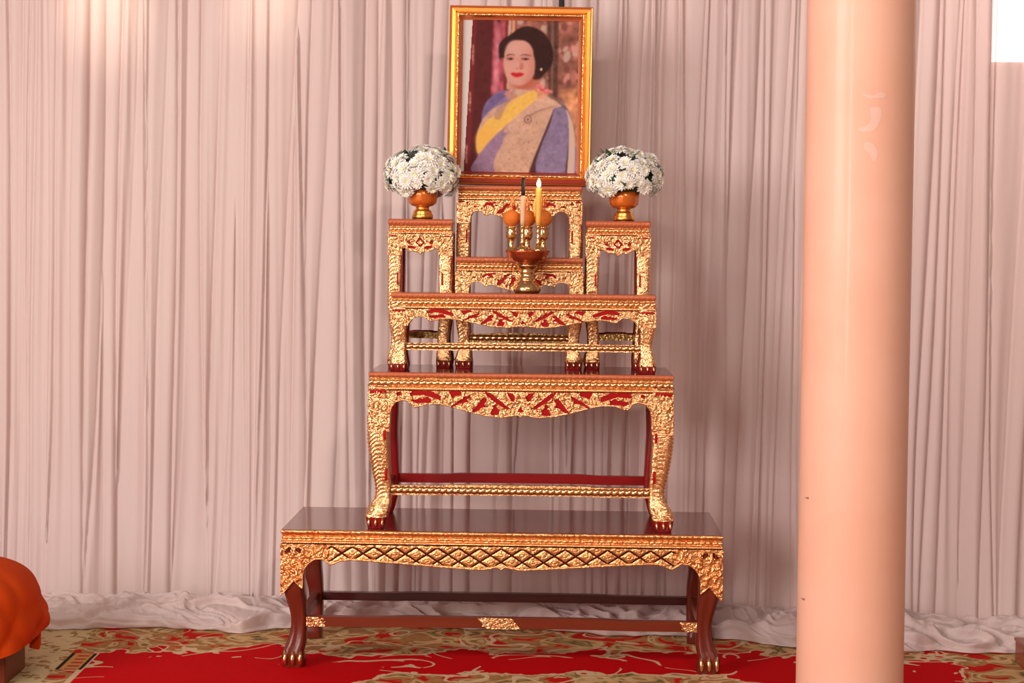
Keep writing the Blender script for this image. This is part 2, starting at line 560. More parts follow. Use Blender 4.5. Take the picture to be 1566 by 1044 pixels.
def rope(name, parent, L, y, z, r, pitch, mat, res=0.0016, axis='x', sgn=-1, tw=0.38):
    """half round moulding with twisted strands"""
    nx = int(L / res); na = 9
    xs = np.linspace(-L / 2, L / 2, nx)
    th = np.linspace(-0.1 * PI, 1.1 * PI, na)
    Xg, T = np.meshgrid(xs, th)
    ph = 2 * PI * Xg / pitch + T * min(2.0, 2.6 * r / pitch)
    rr = r * (1 - tw * (1 - np.abs(np.sin(ph / 2)) ** 0.5))
    yy = y + sgn * rr * np.sin(T)
    zz = z + rr * np.cos(T)
    idx = np.arange(nx * na).reshape(na, nx)
    F = np.stack([idx[:-1, :-1].ravel(), idx[1:, :-1].ravel(), idx[1:, 1:].ravel(), idx[:-1, 1:].ravel()], 1)
    co = np.stack([Xg.ravel(), yy.ravel(), zz.ravel()], 1) if axis == 'x' else np.stack([yy.ravel(), Xg.ravel(), zz.ravel()], 1)
    mb = MB(); mb.add(co.tolist(), F.tolist())
    return mb.build(name, mat, parent)


def leg_mesh(prof, corner, W, D, red_from=None, mats=('gold_leg', 'red_lacquer'), ridge=0.0, foot_z=0.0, seed=0, flutes=0, thick=1.0, all_red=False, ridge_range=(0, 1)):
    """prof: [(z, outer offset inwards from table edge, width)] rising; corner = (sx, sy)"""
    sx, sy = corner
    zs = np.linspace(prof[0][0], prof[-1][0], max(30, int((prof[-1][0] - prof[0][0]) / 0.003)))
    o_ = smooth_interp([(p[0], p[1]) for p in prof], zs)
    w_ = smooth_interp([(p[0], p[2]) for p in prof], zs)
    if not all_red: zs = np.linspace(prof[0][0], prof[-1][0], max(40, int((prof[-1][0] - prof[0][0]) / 0.0016))); o_ = smooth_interp([(p[0], p[1]) for p in prof], zs); w_ = smooth_interp([(p[0], p[2]) for p in prof], zs)
    seg = 40 if all_red else 96
    rm = None if (all_red or flutes) else relief_map(0.12, zs[-1] + 0.01, 0.0012, 5 + seed, 0.011, mirror=False)
    mb = MB(); vs, fs, mi = [], [], []
    for z, o, w in zip(zs, o_, w_):
        h = w / 2
        cx = sx * (W / 2 - o - h); cy = sy * (D / 2 - o * 0.6 - h * thick)
        for k in range(seg):
            a = 2 * PI * (k + 0.5) / seg
            ca, sa = math.cos(a), math.sin(a)
            e = 0.42
            ux = math.copysign(abs(ca) ** e, ca); uy = math.copysign(abs(sa) ** e, sa)
            x = cx + ux * h; y = cy + uy * h * thick
            outward = (sy * sa > 0.25) or (sx * ca > 0.75)
            if outward and ridge and z > foot_z:
                loc = (x - cx)
                if ridge_range[0] < z < ridge_range[1]:
                    if sx * loc > -h * 0.1:
                        rd = abs(math.sin((z + sx * loc * 0.9) * PI / 0.0105))
                        d = ridge * 1.7 * (rd ** 0.6 - 0.5)
                    else:
                        d = rm[min(rm.shape[0] - 1, int(z / 0.0012)), int(min(0.115, max(0.0, loc + 0.06)) / 0.0012)] * 0.35 - 0.0008
                else:
                    d = rm[min(rm.shape[0] - 1, int(z / 0.0012)), int(min(0.115, max(0.0, (loc if sy * sa > 0.25 else (y - cy)) + 0.06)) / 0.0012)] * 1.5
                if sy * sa > 0.25: y += sy * d
                else: x += sx * d
            if outward and flutes and sy * sa > 0.25:
                y -= sy * 0.0055 * (0.5 + 0.5 * math.cos((x - cx) / h * PI * flutes)) ** 2.2
            vs.append((x, y, z))
    nr = len(zs)
    for i in range(nr - 1):
        for k in range(seg):
            k2 = (k + 1) % seg
            fs.append((i * seg + k, i * seg + k2, (i + 1) * seg + k2, (i + 1) * seg + k))
            a = 2 * PI * (k + 1.0) / seg
            ca, sa = math.cos(a), math.sin(a)
            gold_face = ((sy * sa > 0.30) or (sx * ca > 0.78)) and not flutes
            mi.append(0 if (gold_face and zs[i] >= foot_z and not all_red) else 1)
    fs.append(tuple(range(seg))[::-1]); mi.append(1)
    fs.append(tuple((nr - 1) * seg + k for k in range(seg))); mi.append(1)
    mb.add(vs, fs, mi)
    return mb, (o_, w_)


def claws(leg, corner, W, D, o, w, z, size, mat, n_=3, thick=1.0):
    sx, sy = corner
    x0 = sx * (W / 2 - o - w / 2)
    yf = sy * (D / 2 - o * 0.6)
    for k in range(n_):
        t = (k - (n_ - 1) / 2) / n_
        mb = MB()
        x = x0 + t * w * 1.02
        pts = [(x, yf - sy * 0.002, z + size * 1.3), (x, yf + sy * 0.002, z + size * 0.5), (x + 0.001 * sx, yf + sy * size * 0.28, z), (x + 0.001, yf + sy * size * 0.30, z - size * 0.5), (x + 0.001, yf + sy * size * 0.18, z - size * 0.95)]
        mb.tube(pts, [size * 0.20, size * 0.30, size * 0.34, size * 0.24, size * 0.04], 8)
        mb.build('claw', mat, leg)


# inlay shapes of the big carved apron, traced in one local frame (left half)
SC4 = 3.0115
_T2S = [
    [(270, 125), (295, 108), (350, 108), (380, 120), (415, 138), (412, 158), (370, 145), (330, 132), (290, 138), (272, 138)],
    [(285, 155), (335, 148), (350, 140), (372, 155), (368, 168), (300, 172), (282, 165)],
    [(448, 115), (505, 112), (508, 128), (485, 135), (465, 148), (455, 128)],
    [(460, 183), (500, 155), (550, 128), (548, 145), (535, 150), (540, 165), (510, 168), (465, 190)],
    [(555, 208), (590, 165), (605, 145), (625, 145), (625, 160), (612, 170), (625, 185), (600, 190), (585, 205), (560, 212)],
    [(615, 115), (640, 120), (680, 150), (735, 195), (705, 190), (660, 162), (625, 132)],
    [(640, 215), (655, 190), (648, 180), (668, 170), (672, 190), (685, 200), (680, 220), (650, 224)],
    [(715, 117), (745, 122), (755, 140), (748, 160), (735, 155), (725, 135)],
    [(765, 205), (780, 180), (795, 205), (780, 208)],
    [(88, 114), (165, 114), (162, 130), (150, 120), (95, 122)],
    [(207, 125), (225, 118), (232, 132), (212, 140)],
]
_T2BOT = [(80, 310), (178, 310), (179, 230), (186, 196), (205, 172), (238, 162), (262, 168), (280, 188), (292, 196), (312, 192), (345, 180), (400, 178), (460, 190), (540, 212), (620, 231), (700, 238), (745, 229), (770, 226), (780, 234)]


def mirror_shapes(S, fx, fz):
    out = []
    for s in S:
        L = [(fx(a), fz(b)) for a, b in s]
        out.append(L)
        out.append([(-x, z) for x, z in L])
    return out


def make_bottom(pts, fx, fz):
    """pts in shape frame for the left half; returns bottom(x) for both halves"""
    P_ = [(fx(a), fz(b)) for a, b in pts]

    def fn(x):
        xx = -np.abs(np.asarray(x, float))
        return interp(P_, xx)
    return fn


def table(name, label, cat, W, D, H, loc, rz, board, frieze, apron_top, bottom, holes, legp, rails, foot_z, seed,
          leaf=0.011, group=None, edge='board_edge', inlay='red_inlay', gold_apron='gold_fine', body_inset=0.0, brown=False, rope_r=0.005,
          rope_pitch=0.012, extra=None, relief=True, slots=(), ridge=0.0012, back_legs=True, claw=0.010, thick=1.0, rres=0.0012, ridge_range=(0, 1), rim=0.0028, legmat='gold_leg'):
    t = thing(name, label, cat, loc, rz, group)
    bh, fh = board, frieze
    mb = MB()
    # board: lacquered slab with a moulded edge
    mb.ring(W, D, [(0.004, H - bh), (0.0015, H - bh + 0.001), (0.0, H - bh * 0.55), (0.0, H - bh * 0.25), (0.0015, H - 0.0006), (0.003, H)])
    b = mb.build('tabletop', [M['tabletop'], M[edge]], t, smooth=False)
    for p in b.data.polygons:
        if abs(p.normal.z) < 0.75: p.material_index = 1
    rope('edge_moulding', b, W - 0.004, -D / 2 + 0.001, H - bh * 0.45, bh * 0.42, rope_pitch, M[edge] if not brown else M['gold_warm'], tw=0.22)
    # frieze under the board
    z1, z0 = H - bh, H - bh - fh
    ins = body_inset
    mb = MB()
    mb.ring(W, D, [(ins + 0.004, z0), (ins + 0.002, z0 + fh * 0.12), (ins + 0.001, z0 + fh * 0.3), (ins + 0.005, z0 + fh * 0.36), (ins + 0.006, z0 + fh * 0.7), (0.003, z1)])
    fr = mb.build('frieze', M['gold_fine'] if not brown else M['gold_warm'], t, smooth=False)
    rope('rope_moulding', fr, W - 2 * ins - 0.006, -D / 2 + ins + 0.005, z0 + fh * 0.62, rope_r, rope_pitch, M['gold_smooth'] if not brown else M['gold_warm'])
    rope('bead_moulding', fr, W - 2 * ins - 0.004, -D / 2 + ins + 0.002, z0 + fh * 0.16, fh * 0.13, 0.006, M['gold_smooth'])
    # aprons
    Wi = W - 2 * ins
    yf = -D / 2 + ins - 0.001
    ap = apron_grid('apron', t, Wi, z0, bottom, yf, holes, M[gold_apron], seed, leaf=leaf, extra=extra, relief=relief, res=rres, rim=rim)
    if holes:
        plate('inlay', ap, Wi - 0.002, z0, bottom, yf + 0.0022, yf + 0.010, M[inlay])
    wleg = legp[-1][2]
    zmid = float(bottom(np.array([Wi / 2 - wleg - 0.012]))[0])
    sb = lambda y: np.where(np.abs(y) > D / 2 - wleg, z0 - 0.02, z0 - 0.018 - 0.012 * np.cos(np.asarray(y) / D * 2 * PI))
    for s in (-1, 1):
        apron_grid('apron', t, D - 2 * ins - 0.004, z0, sb, s * (Wi / 2 - 0.001), [], M['gold_carved'], seed + 3, axis='y', res=0.004, sgn=s, relief=False)
        plate('side_panel', t, D - 2 * ins - 0.006, z0, sb, s * (Wi / 2 - 0.003), s * (Wi / 2 - 0.012), M['red_lacquer'] if not brown else M['brown_wood'], axis='y')
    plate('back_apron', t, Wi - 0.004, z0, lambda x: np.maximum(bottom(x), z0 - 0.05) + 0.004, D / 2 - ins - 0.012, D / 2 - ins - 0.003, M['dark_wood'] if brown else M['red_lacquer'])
    # legs
    for sy in ((-1, 1) if back_legs else (-1,)):
        for sx in (-1, 1):
            c = (sx, sy)
            back = sy > 0
            ms = [M[legmat], M['red_lacquer']] if not brown else [M['gold_carved'], M['brown_leg']]
            lm, _ = leg_mesh(legp, c, Wi, D - 2 * ins, foot_z=foot_z, ridge=0 if back else ridge, flutes=2 if (brown and not back) else 0, all_red=back or (brown and back), thick=thick, ridge_range=ridge_range)
            lg = lm.build('leg', ms, t)
            if not back:
                if claw:
                    claws(lg, c, Wi, D - 2 * ins, legp[1][1], legp[1][2], legp[0][0] + claw * 1.3, claw, M['gold_smooth'], 3)
                for (sx0, sx1, za, zb_) in slots:
                    zm = (za + zb_) / 2
                    o = float(smooth_interp([(p[0], p[1]) for p in legp], np.array([zm]))[0])
                    s_ = MB()
                    xa, xb = sorted((sx * (Wi / 2 - sx0), sx * (Wi / 2 - sx1)))
                    s_.box(xa, xb, -D / 2 + ins + o * 0.6 - 0.0028, -D / 2 + ins + o * 0.6 + 0.004, za, zb_, bev=0.0008)
                    s_.build('inlay', M['red_inlay'], lg)
    for rl in rails:
        kind, z, hh, dd, m_ = rl[:5]
        mb = MB()
        ol = float(smooth_interp([(p[0], p[1]) for p in legp], np.array([z]))[0])
        wl = float(smooth_interp([(p[0], p[2]) for p in legp], np.array([z]))[0])
        L = Wi - 2 * (ol + wl) + 0.012
        yl = D / 2 - ins - ol * 0.6 - wl * 0.5 * thick
        yc = -yl if kind == 'front' else yl
        if kind in ('front', 'back'):
            n_ = 60
            vs, fs = [], []
            for i in range(n_ + 1):
                u = -1 + 2 * i / n_
                x = u * L / 2
                k = 1 / (1 + math.exp((abs(u) - 0.55) * 40))
                up = hh * 0.5 + hh * 0.13 * k; dn = hh * 0.5 - hh * 0.06 * k
                vs += [(x, yc - dd / 2, z - dn), (x, yc + dd / 2, z - dn), (x, yc + dd / 2, z + up), (x, yc - dd / 2, z + up)]
            for i in range(n_):
                a = i * 4; bb = a + 4
                for k in range(4):
                    k2 = (k + 1) % 4
                    fs.append((a + k, bb + k, bb + k2, a + k2))
            fs += [(0, 1, 2, 3), (n_ * 4 + 3, n_ * 4 + 2, n_ * 4 + 1, n_ * 4)]
            mb.add(vs, fs)
            ro = mb.build('stretcher', M[m_], t, smooth=False)
            if len(rl) > 5 and rl[5] == 'rope':
                rope('rope_moulding', ro, L - 0.012, yc - dd / 2 + 0.001, z + hh * 0.05, hh * 0.40, 0.0165, M['gold_smooth'], tw=0.38)
            if len(rl) > 5 and rl[5] == 'caps':
                for (u0, u1, sl) in ((-1, -0.88, 1), (-0.13, 0.11, 0), (0.89, 1, -1)):
                    xa, xb = u0 * L / 2 + 0.006, u1 * L / 2 - 0.004
                    mid = sl == 0
                    zb0, zt0 = z - hh * 0.47, z + hh * (0.62 if mid else 0.47)
                    s_ = (xb - xa) * (0.22 if mid else 0.4)
                    if sl == 1: q = [(xa, zb0), (xb, zb0), (xb - s_, zt0), (xa, zt0)]
                    elif sl == -1: q = [(xa + s_ * 0.9, zb0), (xb, zb0), (xb, zt0), (xa, zt0)]
                    else: q = [(xa + s_, zb0), (xb, zb0), (xb - s_, zt0), (xa, zt0)]
                    cmb = MB()
                    cmb.add([(p[0], yc - dd / 2 - 0.002, p[1]) for p in q] + [(p[0], yc, p[1]) for p in q], [(0, 1, 2, 3), (0, 4, 5, 1), (1, 5, 6, 2), (2, 6, 7, 3), (3, 7, 4, 0)])
                    rnd = random.Random(5)
                    for _ in range(int(14 * (xb - xa) / 0.06) + 6):
                        uu = rnd.uniform(0.15, 0.85); vv = rnd.uniform(0.15, 0.85)
                        px_ = xa + uu * (xb - xa); pz_ = zb0 + vv * (zt0 - zb0); an = rnd.uniform(0, 6.28)
                        pts = [(px_ + math.cos(an + k * 0.5) * 0.0035 * k * 0.5, yc - dd / 2 - 0.0025, pz_ + math.sin(an + k * 0.5) * 0.0035 * k * 0.4) for k in range(5)]
                        cmb.tube(pts, [0.0008, 0.0019, 0.0022, 0.0017, 0.0005], 6)
                    cmb.build('carved_mount', M['gold_carved'], ro, smooth=False)
        else:
            for s in (-1, 1):
                mb2 = MB()
                x = s * (Wi / 2 - ol - wl * 0.5)
                mb2.box(x - dd / 2, x + dd / 2, -yl, yl, z - hh / 2, z + hh / 2, bev=0.001)
                mb2.build('stretcher', M[m_], t, smooth=False)
    return t


RZ = R(-1.3)


def place(px, py, D, z):
    p = P(px, py, D)
    return p.x


# ================================================================== SETTING
fl = MB(); fl.add([(-4, -5, 0), (4, -5, 0), (4, 1.6, 0), (-4, 1.6, 0)], [(0, 1, 2, 3)])
tag(fl.build('floor', M['carpet'], smooth=False), kind='structure')
wl = MB(); wl.box(-4, 4, 1.30, 1.40, 0, 3.6)
tag(wl.build('wall_back', M['wall'], smooth=False), kind='structure')
# window high in the back wall, seen through the curtain
wp = P(1600, 10, 5.72)
wm = MB()
wm.box(wp.x - 0.15, wp.x + 0.9, 1.285, 1.299, wp.z - 0.17, wp.z + 0.9)
w1 = tag(wm.build('window_1', M['daylight'], smooth=False), kind='structure')

# ================================================================== ALTAR TABLES
# --- base table
S0 = 600.0
W0, D0, H0 = 1.138, 0.40, 0.360
# px frame: left half, x from 429 to centre 769.5 ; y from 809
fx0 = lambda a: (a - 769.5) / S0
fz0 = lambda b: H0 - (b - 809) / S0
b0 = [(428, 913), (432, 909), (438, 903), (446, 893), (449, 890), (456, 897), (462.5, 902), (463.5, 880), (466, 870), (472, 862), (481, 856), (492, 855), (500, 860), (506, 864), (512, 862), (520, 858), (535, 856), (560, 857), (600, 859.5), (650, 863), (700, 866.5), (740, 868.5), (755, 866), (763, 864), (769.5, 868)]
bot0 = make_bottom(b0, fx0, fz0)
holes0 = []
pitch = 32.8 / S0
ztip = fz0(834.3)
QH = 20.4 / S0
def lattice_extra(Xg, Zg, Hh):
    q_ = (ztip - Zg) / QH
    a_ = Xg / pitch
    t1 = (a_ + q_) % 1.0; t2_ = (a_ - q_) % 1.0
    p1 = np.minimum(t1, 1 - t1) * 2; p2 = np.minimum(t2_, 1 - t2_) * 2     # 0 on a line, 1 at a diamond's centre
    m_ = np.minimum(p1, p2)
    plate_ = 0.0022 * np.clip(m_ / 0.35, 0, 1)
    r2 = (1 - p1) ** 2 + (1 - p2) ** 2
    boss = 0.0028 * np.sqrt(np.clip(1 - r2 / 0.07, 0, 1)) + 0.0018 * np.sqrt(np.clip(1 - np.abs(r2 - 0.24) / 0.10, 0, 1))
    return np.where(np.abs(Xg) < (769.5 - 505) / S0, np.maximum(plate_, 0.0012 + boss), Hh * 1.3)
for k in range(-9, 10):
    for s in (-1, 1):
        xt = k * pitch
        if abs(xt) > (769.5 - 500) / S0: continue
        z_ = ztip + 0.0005; x_ = xt
        while z_ > ztip - QH * 1.6:
            xn = xt + s * pitch * (ztip - z_) / QH
            if abs(xn) > (769.5 - 502) / S0 or z_ < float(bot0(np.array([xn]))[0]) + 0.0078: break
            x_ = xn; z_ -= 0.0005
        if ztip - z_ > 0.004:
            tk = 0.0040
            holes0.append([(xt - tk, ztip + 0.001), (xt + tk, ztip + 0.001), (x_ + tk, z_), (x_ - tk, z_)])
holes0 += mirror_shapes([[(434, 843), (441, 836), (445, 836), (444, 842), (437, 846)], [(451, 837), (457, 836), (461, 841), (458, 845), (452, 842)], [(481, 835), (485, 837), (488, 835), (485, 838)]], fx0, fz0)
leg0 = [(0.0, 0.005, 0.056), (0.018, 0.003, 0.058), (0.035, 0.002, 0.056), (0.06, 0.013, 0.050), (0.09, 0.022, 0.042), (0.13, 0.024, 0.040), (0.17, 0.014, 0.048), (0.20, 0.006, 0.053), (0.24, 0.001, 0.058), (0.27, 0.001, 0.060), (0.32, 0.001, 0.060)]
x0c = place(769.5, 815, 4.5, H0)
D_off = lambda d: d / 2
base = table('altar_table', 'long low brown legged altar table with gilt lattice apron, standing on the red carpet', 'table',
             W0, D0, H0, (x0c, 0.0 + D0 / 2, 0), RZ, 0.011, 0.026, None, bot0, holes0, leg0,
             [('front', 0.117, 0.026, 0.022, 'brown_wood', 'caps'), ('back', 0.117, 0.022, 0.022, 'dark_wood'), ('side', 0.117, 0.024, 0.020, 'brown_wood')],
             0.19, 11, leaf=0.014, inlay='dark_inlay', gold_apron='gold_warm', brown=True, rope_r=0.0045, rope_pitch=0.016, extra=lattice_extra, claw=0.017, ridge=0)

# --- second table
S2 = 592.0
W2, D2, H2 = 0.787, 0.30, 0.407
fx2 = lambda a: (a - 780) / SC4 / S2
fz2 = lambda b: H2 - (b - 34) / SC4 / S2
sk = lambda s: [(a, b - 0.0121 * (a - 780) * 0.0 + 4) for a, b in s]
holes2 = mirror_shapes([sk(s) for s in _T2S], fx2, fz2)
bot2 = make_bottom([(a, b + 3) for a, b in _T2BOT], fx2, fz2)
pxl = lambda y, xo, xi, yb, xe, s: ((yb - y) / s, (xo - xe) / s, (xi - xo) / s)
leg2 = sorted([pxl(806, 566, 590, 806, 566, S2), pxl(796, 563.5, 594, 806, 566, S2), pxl(784, 563, 597, 806, 566, S2), pxl(774, 567, 600, 806, 566, S2), pxl(760, 575.5, 601, 806, 566, S2), pxl(742, 576.5, 601, 806, 566, S2),
               pxl(720, 572, 600, 806, 566, S2), pxl(697, 568, 599, 806, 566, S2), pxl(672, 565, 598, 806, 566, S2), pxl(640, 565, 599, 806, 566, S2), pxl(600, 566, 600, 806, 566, S2), pxl(585, 566, 600, 806, 566, S2)])
x2c = place(798.5, 571, 4.56, H2)
t2 = table('altar_table', 'gilt carved altar table with red inlay and curved legs, standing on the long lattice table', 'table',
           W2, D2, H2, (x2c, 0.036 + D2 / 2, H0), RZ, 0.014, 0.034, None, bot2, holes2, leg2,
           [('front', 0.098, 0.025, 0.018, 'gold_fine', 'rope'), ('back', 0.098, 0.024, 0.018, 'red_lacquer'), ('side', 0.098, 0.022, 0.018, 'red_lacquer')],
           0.028, 21, leaf=0.012, body_inset=0.0, rope_r=0.0085, rope_pitch=0.017, slots=[(0.040, 0.047, 0.232, 0.257), (0.043, 0.050, 0.125, 0.158), (0.004, 0.046, 0.352, 0.361)], claw=0.011, ridge=0.0020, ridge_range=(0.06, 0.27))

# --- third table
S3 = 590.0
W3, D3, H3 = 0.688, 0.108, 0.205
fx3 = lambda a: (a - 780) * (344 / 700.0) / 1000.0
zt3 = H3 - (473 - 448) / S3
fz3 = lambda b: zt3 - (b - 108) / 130.0 * (28.5 / S3)
holes3 = mirror_shapes(_T2S[:9] + [_T2S[9]], fx3, fz3)
b3 = list(_T2BOT)
b3[0] = (80, 230); b3[1] = (172, 230); b3[2] = (178, 212)
b3 = [(a, b) for a, b in b3]
bot3 = make_bottom(b3, fx3, fz3)
leg3 = sorted([pxl(567, 595, 619, 567, 595, S3), pxl(560, 593, 621, 567, 595, S3), pxl(552, 594, 620, 567, 595, S3), pxl(540, 597, 618, 567, 595, S3), pxl(525, 600, 619, 567, 595, S3), pxl(510, 597, 619, 567, 595, S3),
               pxl(490, 594, 621, 567, 595, S3), pxl(470, 595, 623, 567, 595, S3), pxl(460, 595, 623, 567, 595, S3)])
x3c = place(801, 450, 4.575, 0)
t3 = table('altar_table', 'short gilt carved altar table with clawed feet carrying the candles and brass bowl', 'table',
           W3, D3, H3, (x3c, 0.075 + D3 / 2, H0 + H2), RZ, 0.015, 0.028, None, bot3, holes3, leg3,
           [('front', 0.064, 0.019, 0.014, 'gold_fine', 'rope'), ('side', 0.064, 0.016, 0.014, 'red_lacquer')],
           0.018, 31, leaf=0.010, rope_r=0.0075, rope_pitch=0.014, slots=[(0.004, 0.038, 0.1555, 0.1605)], claw=0.009, ridge=0.0010, thick=0.9, rres=0.0011, ridge_range=(0.02, 0.13), rim=0.0022)

# --- flower pedestals
SP = 574.0
WP, DP, HP = 0.172, 0.135, 0.397
CP = 4.177
fxp = lambda a: (a - 264) / CP / SP
fzp = lambda b: HP - (b - 35) / CP / SP
ped_in = [
    [(264.5, 148), (234, 184), (264.5, 216), (264.5, 200), (247, 184), (264.5, 166)],
    [(185, 206), (215, 205), (238, 215), (232, 226), (195, 224)],
    [(176, 176), (200, 176), (206, 192), (190, 196), (182, 188)],
    [(74, 139), (112, 139), (112, 147), (74, 147)], [(124, 143), (136, 143), (134, 160), (127, 158)],
    [(215, 147), (228, 147), (222, 156)],
]
holesP = []
for s in ped_in:
    L = [(fxp(a), fzp(b)) for a, b in s]
    holesP.append(L)
    if True:
        holesP.append([(-x, z) for x, z in L])
botP = make_bottom([(60, 270), (148, 270), (150, 228), (158, 222), (172, 224), (190, 238), (210, 246), (232, 244), (250, 250), (264, 262)], fxp, fzp)
legP = [(0.0, 0.003, 0.038), (0.012, 0.000, 0.042), (0.03, 0.001, 0.041), (0.05, 0.007, 0.033), (0.08, 0.009, 0.030), (0.12, 0.004, 0.033), (0.17, 0.0, 0.036), (0.25, 0.0, 0.037), (0.36, 0.0, 0.037)]
for (pcx, lab) in ((643.5, 'narrow gilt carved flower pedestal left of the portrait, under the left bouquet'), (946.5, 'narrow gilt carved flower pedestal right of the portrait, under the right bouquet')):
    xc = place(pcx, 345, 4.70, 0)
    table('pedestal_table', lab, 'table', WP, DP, HP, (xc, 0.20 + DP / 2 + (0.003 if pcx < 783 else -0.003), H0 + H2), RZ, 0.018, 0.022, None, botP, holesP, legP,
          [('front', 0.086, 0.016, 0.012, 'dark_gold'), ('back', 0.086, 0.016, 0.012, 'red_lacquer'), ('side', 0.086, 0.014, 0.012, 'red_lacquer')],
          0.02, 41, leaf=0.009, rope_r=0.0055, rope_pitch=0.011, slots=[(0.0245, 0.0285, 0.222, 0.254), (0.0055, 0.0215, 0.3495, 0.3540)], claw=0.010, ridge=0.0013, thick=0.9, rres=0.0011, ridge_range=(0.03, 0.31), rim=0.002)

# --- two centre tables behind
CT = 5.495
def centre_set(W, S, H, ytop, yapr):
    fx = lambda a: (a - 575) / 535.0 * (W / 2)
    fz = lambda b: (H - (yapr - ytop) / S) - (b - 225) / CT / S
    shapes = [[(48, 228), (105, 228), (104, 238), (50, 240)], [(120, 234), (136, 234), (134, 254), (124, 256)], [(183, 266), (212, 268), (205, 280), (186, 278)],
              [(260, 268), (290, 238), (380, 234), (378, 244), (345, 250), (368, 278), (345, 280), (325, 262), (300, 258), (275, 280)],
              [(388, 328), (395, 300), (440, 280), (448, 252), (500, 240), (498, 252), (470, 270), (430, 326), (400, 332)],
              [(510, 270), (540, 262), (548, 290), (525, 320), (500, 345), (485, 340), (505, 310)],
              [(455, 335), (478, 325), (480, 345), (462, 358)]]
    bot = make_bottom([(40, 420), (152, 420), (156, 370), (166, 335), (190, 318), (225, 312), (258, 322), (280, 348), (295, 352), (320, 338), (360, 340), (420, 360), (500, 385), (545, 385), (575, 395)], fx, fz)
    return bot, mirror_shapes(shapes, fx, fz)
WC, DC, HC = 0.340, 0.076, 0.298
botC, holesC = centre_set(WC, 576.0, HC, 393.5, 416)
legC = [(0.0, 0.002, 0.044), (0.014, 0.000, 0.047), (0.03, 0.002, 0.043), (0.05, 0.008, 0.034), (0.08, 0.009, 0.031), (0.12, 0.003, 0.036), (0.17, 0.0, 0.038), (0.26, 0.0, 0.038)]
xC = place(795, 395, 4.69, 0)
tC = table('altar_table', 'low gilt carved altar table between the two pedestals, directly behind the brass bowl', 'table',
           WC, DC, HC, (xC, 0.192 + DC / 2, H0 + H2), RZ, 0.016, 0.023, None, botC, holesC, legC,
           [('front', 0.082, 0.022, 0.012, 'dark_gold', 'rope'), ('side', 0.082, 0.014, 0.012, 'red_lacquer')],
           0.02, 51, leaf=0.009, rope_r=0.006, rope_pitch=0.012, claw=0.010, ridge=0.001, thick=0.75, rres=0.0011, ridge_range=(0.03, 0.2), rim=0.002)
WT, DT, HT = 0.338, 0.088, 0.490
botT, holesT = centre_set(WT, 567.0, HT, 288, 311.5)
legT = [(0.0, 0.002, 0.040), (0.014, 0.000, 0.042), (0.03, 0.002, 0.040), (0.05, 0.008, 0.032), (0.08, 0.009, 0.030), (0.12, 0.003, 0.034), (0.17, 0.0, 0.036), (0.44, 0.0, 0.036)]
xT = place(795.5, 288, 4.77, 0)
tT = table('altar_table', 'tall gilt carved table holding the framed portrait', 'table',
           WT, DT, HT, (xT, 0.282 + DT / 2, H0 + H2), RZ, 0.014, 0.026, None, botT, holesT, legT,
           [('side', 0.082, 0.014, 0.012, 'red_lacquer')],
           0.02, 61, leaf=0.009, rope_r=0.0065, rope_pitch=0.013, claw=0.010, slots=[(0.0245, 0.0285, 0.335, 0.370)], ridge=0.0013, thick=0.8, rres=0.0011, ridge_range=(0.03, 0.42), rim=0.002)
ZT = H0 + H2 + HT

# ================================================================== FRAMED PORTRAIT
FW, FH = 0.389, 0.486
pf = P(794.0, 284, 4.79)
frame = thing('framed_portrait', 'large gold framed portrait photograph of a woman in a lilac dress with yellow sash', 'picture', (pf.x - 0.0025, 0.332, ZT + 0.001), RZ)
frame.rotation_euler = (R(-3.0), R(0.45), RZ)
prof = [(0.0, 0.026), (0.0, 0.004), (0.002, 0.001), (0.004, 0.002), (0.0055, 0.004), (0.007, 0.0015), (0.016, 0.0), (0.0175, 0.003), (0.019, 0.005), (0.021, 0.0035), (0.024, 0.001), (0.0275, 0.002), (0.030, 0.006), (0.033, 0.012), (0.0365, 0.016), (0.0365, 0.024)]
# (inset from outside, depth back) swept round the four sides
for side in range(4):
    mb = MB(); vs, fs, mi = [], [], []
    L = FW if side in (0, 2) else FH
    nseg = 2
    for e in (0, 1):
        for ins_, dep in prof:
            if side == 0: p = ((-FW / 2 + ins_) if e == 0 else (FW / 2 - ins_), ins_)
            elif side == 2: p = ((FW / 2 - ins_) if e == 0 else (-FW / 2 + ins_), FH - ins_)
            elif side == 1: p = (FW / 2 - ins_, ins_ if e == 0 else FH - ins_)
            else: p = (-FW / 2 + ins_, (FH - ins_) if e == 0 else ins_)
            vs.append((p[0], dep - 0.026, p[1]))
    n_ = len(prof)
    for k in range(n_ - 1):
        fs.append((k, k + n_, k + 1 + n_, k + 1))
        mi.append(1 if prof[k][0] >= 0.028 or prof[k][0] in (0.0, 0.004) or (side == 0 and 0.006 < prof[k][0] < 0.0165) else 0)
    fs.append((0, n_ - 1, 2 * n_ - 1, n_)); mi.append(1)
    mb.add(vs, fs, mi)
    rail = mb.build('frame_rail', [M['gold_frame'], M['board_edge'] if side != 0 else M['frame_red']], frame, smooth=False)
    # beaded carving
    LL = L - 2 * 0.022
    if side in (0, 2):
        z = 0.0245 if side == 0 else FH - 0.0245
        rope('beading', rail, LL, -0.0245, z, 0.0035, 0.0055, M['gold_carved'], tw=0.45, res=0.0011)
    else:
        x = FW / 2 - 0.0245 if side == 1 else -FW / 2 + 0.0245
        r_ = rope('beading', rail, LL, -0.0245, 0, 0.0035, 0.0055, M['gold_carved'], tw=0.45, res=0.0011)
        r_.rotation_euler = (0, R(90), 0)
        r_.location = (x, 0, FH / 2)
bk = MB(); bk.box(-FW / 2 + 0.003, FW / 2 - 0.003, -0.003, 0.001, 0.003, FH - 0.003)
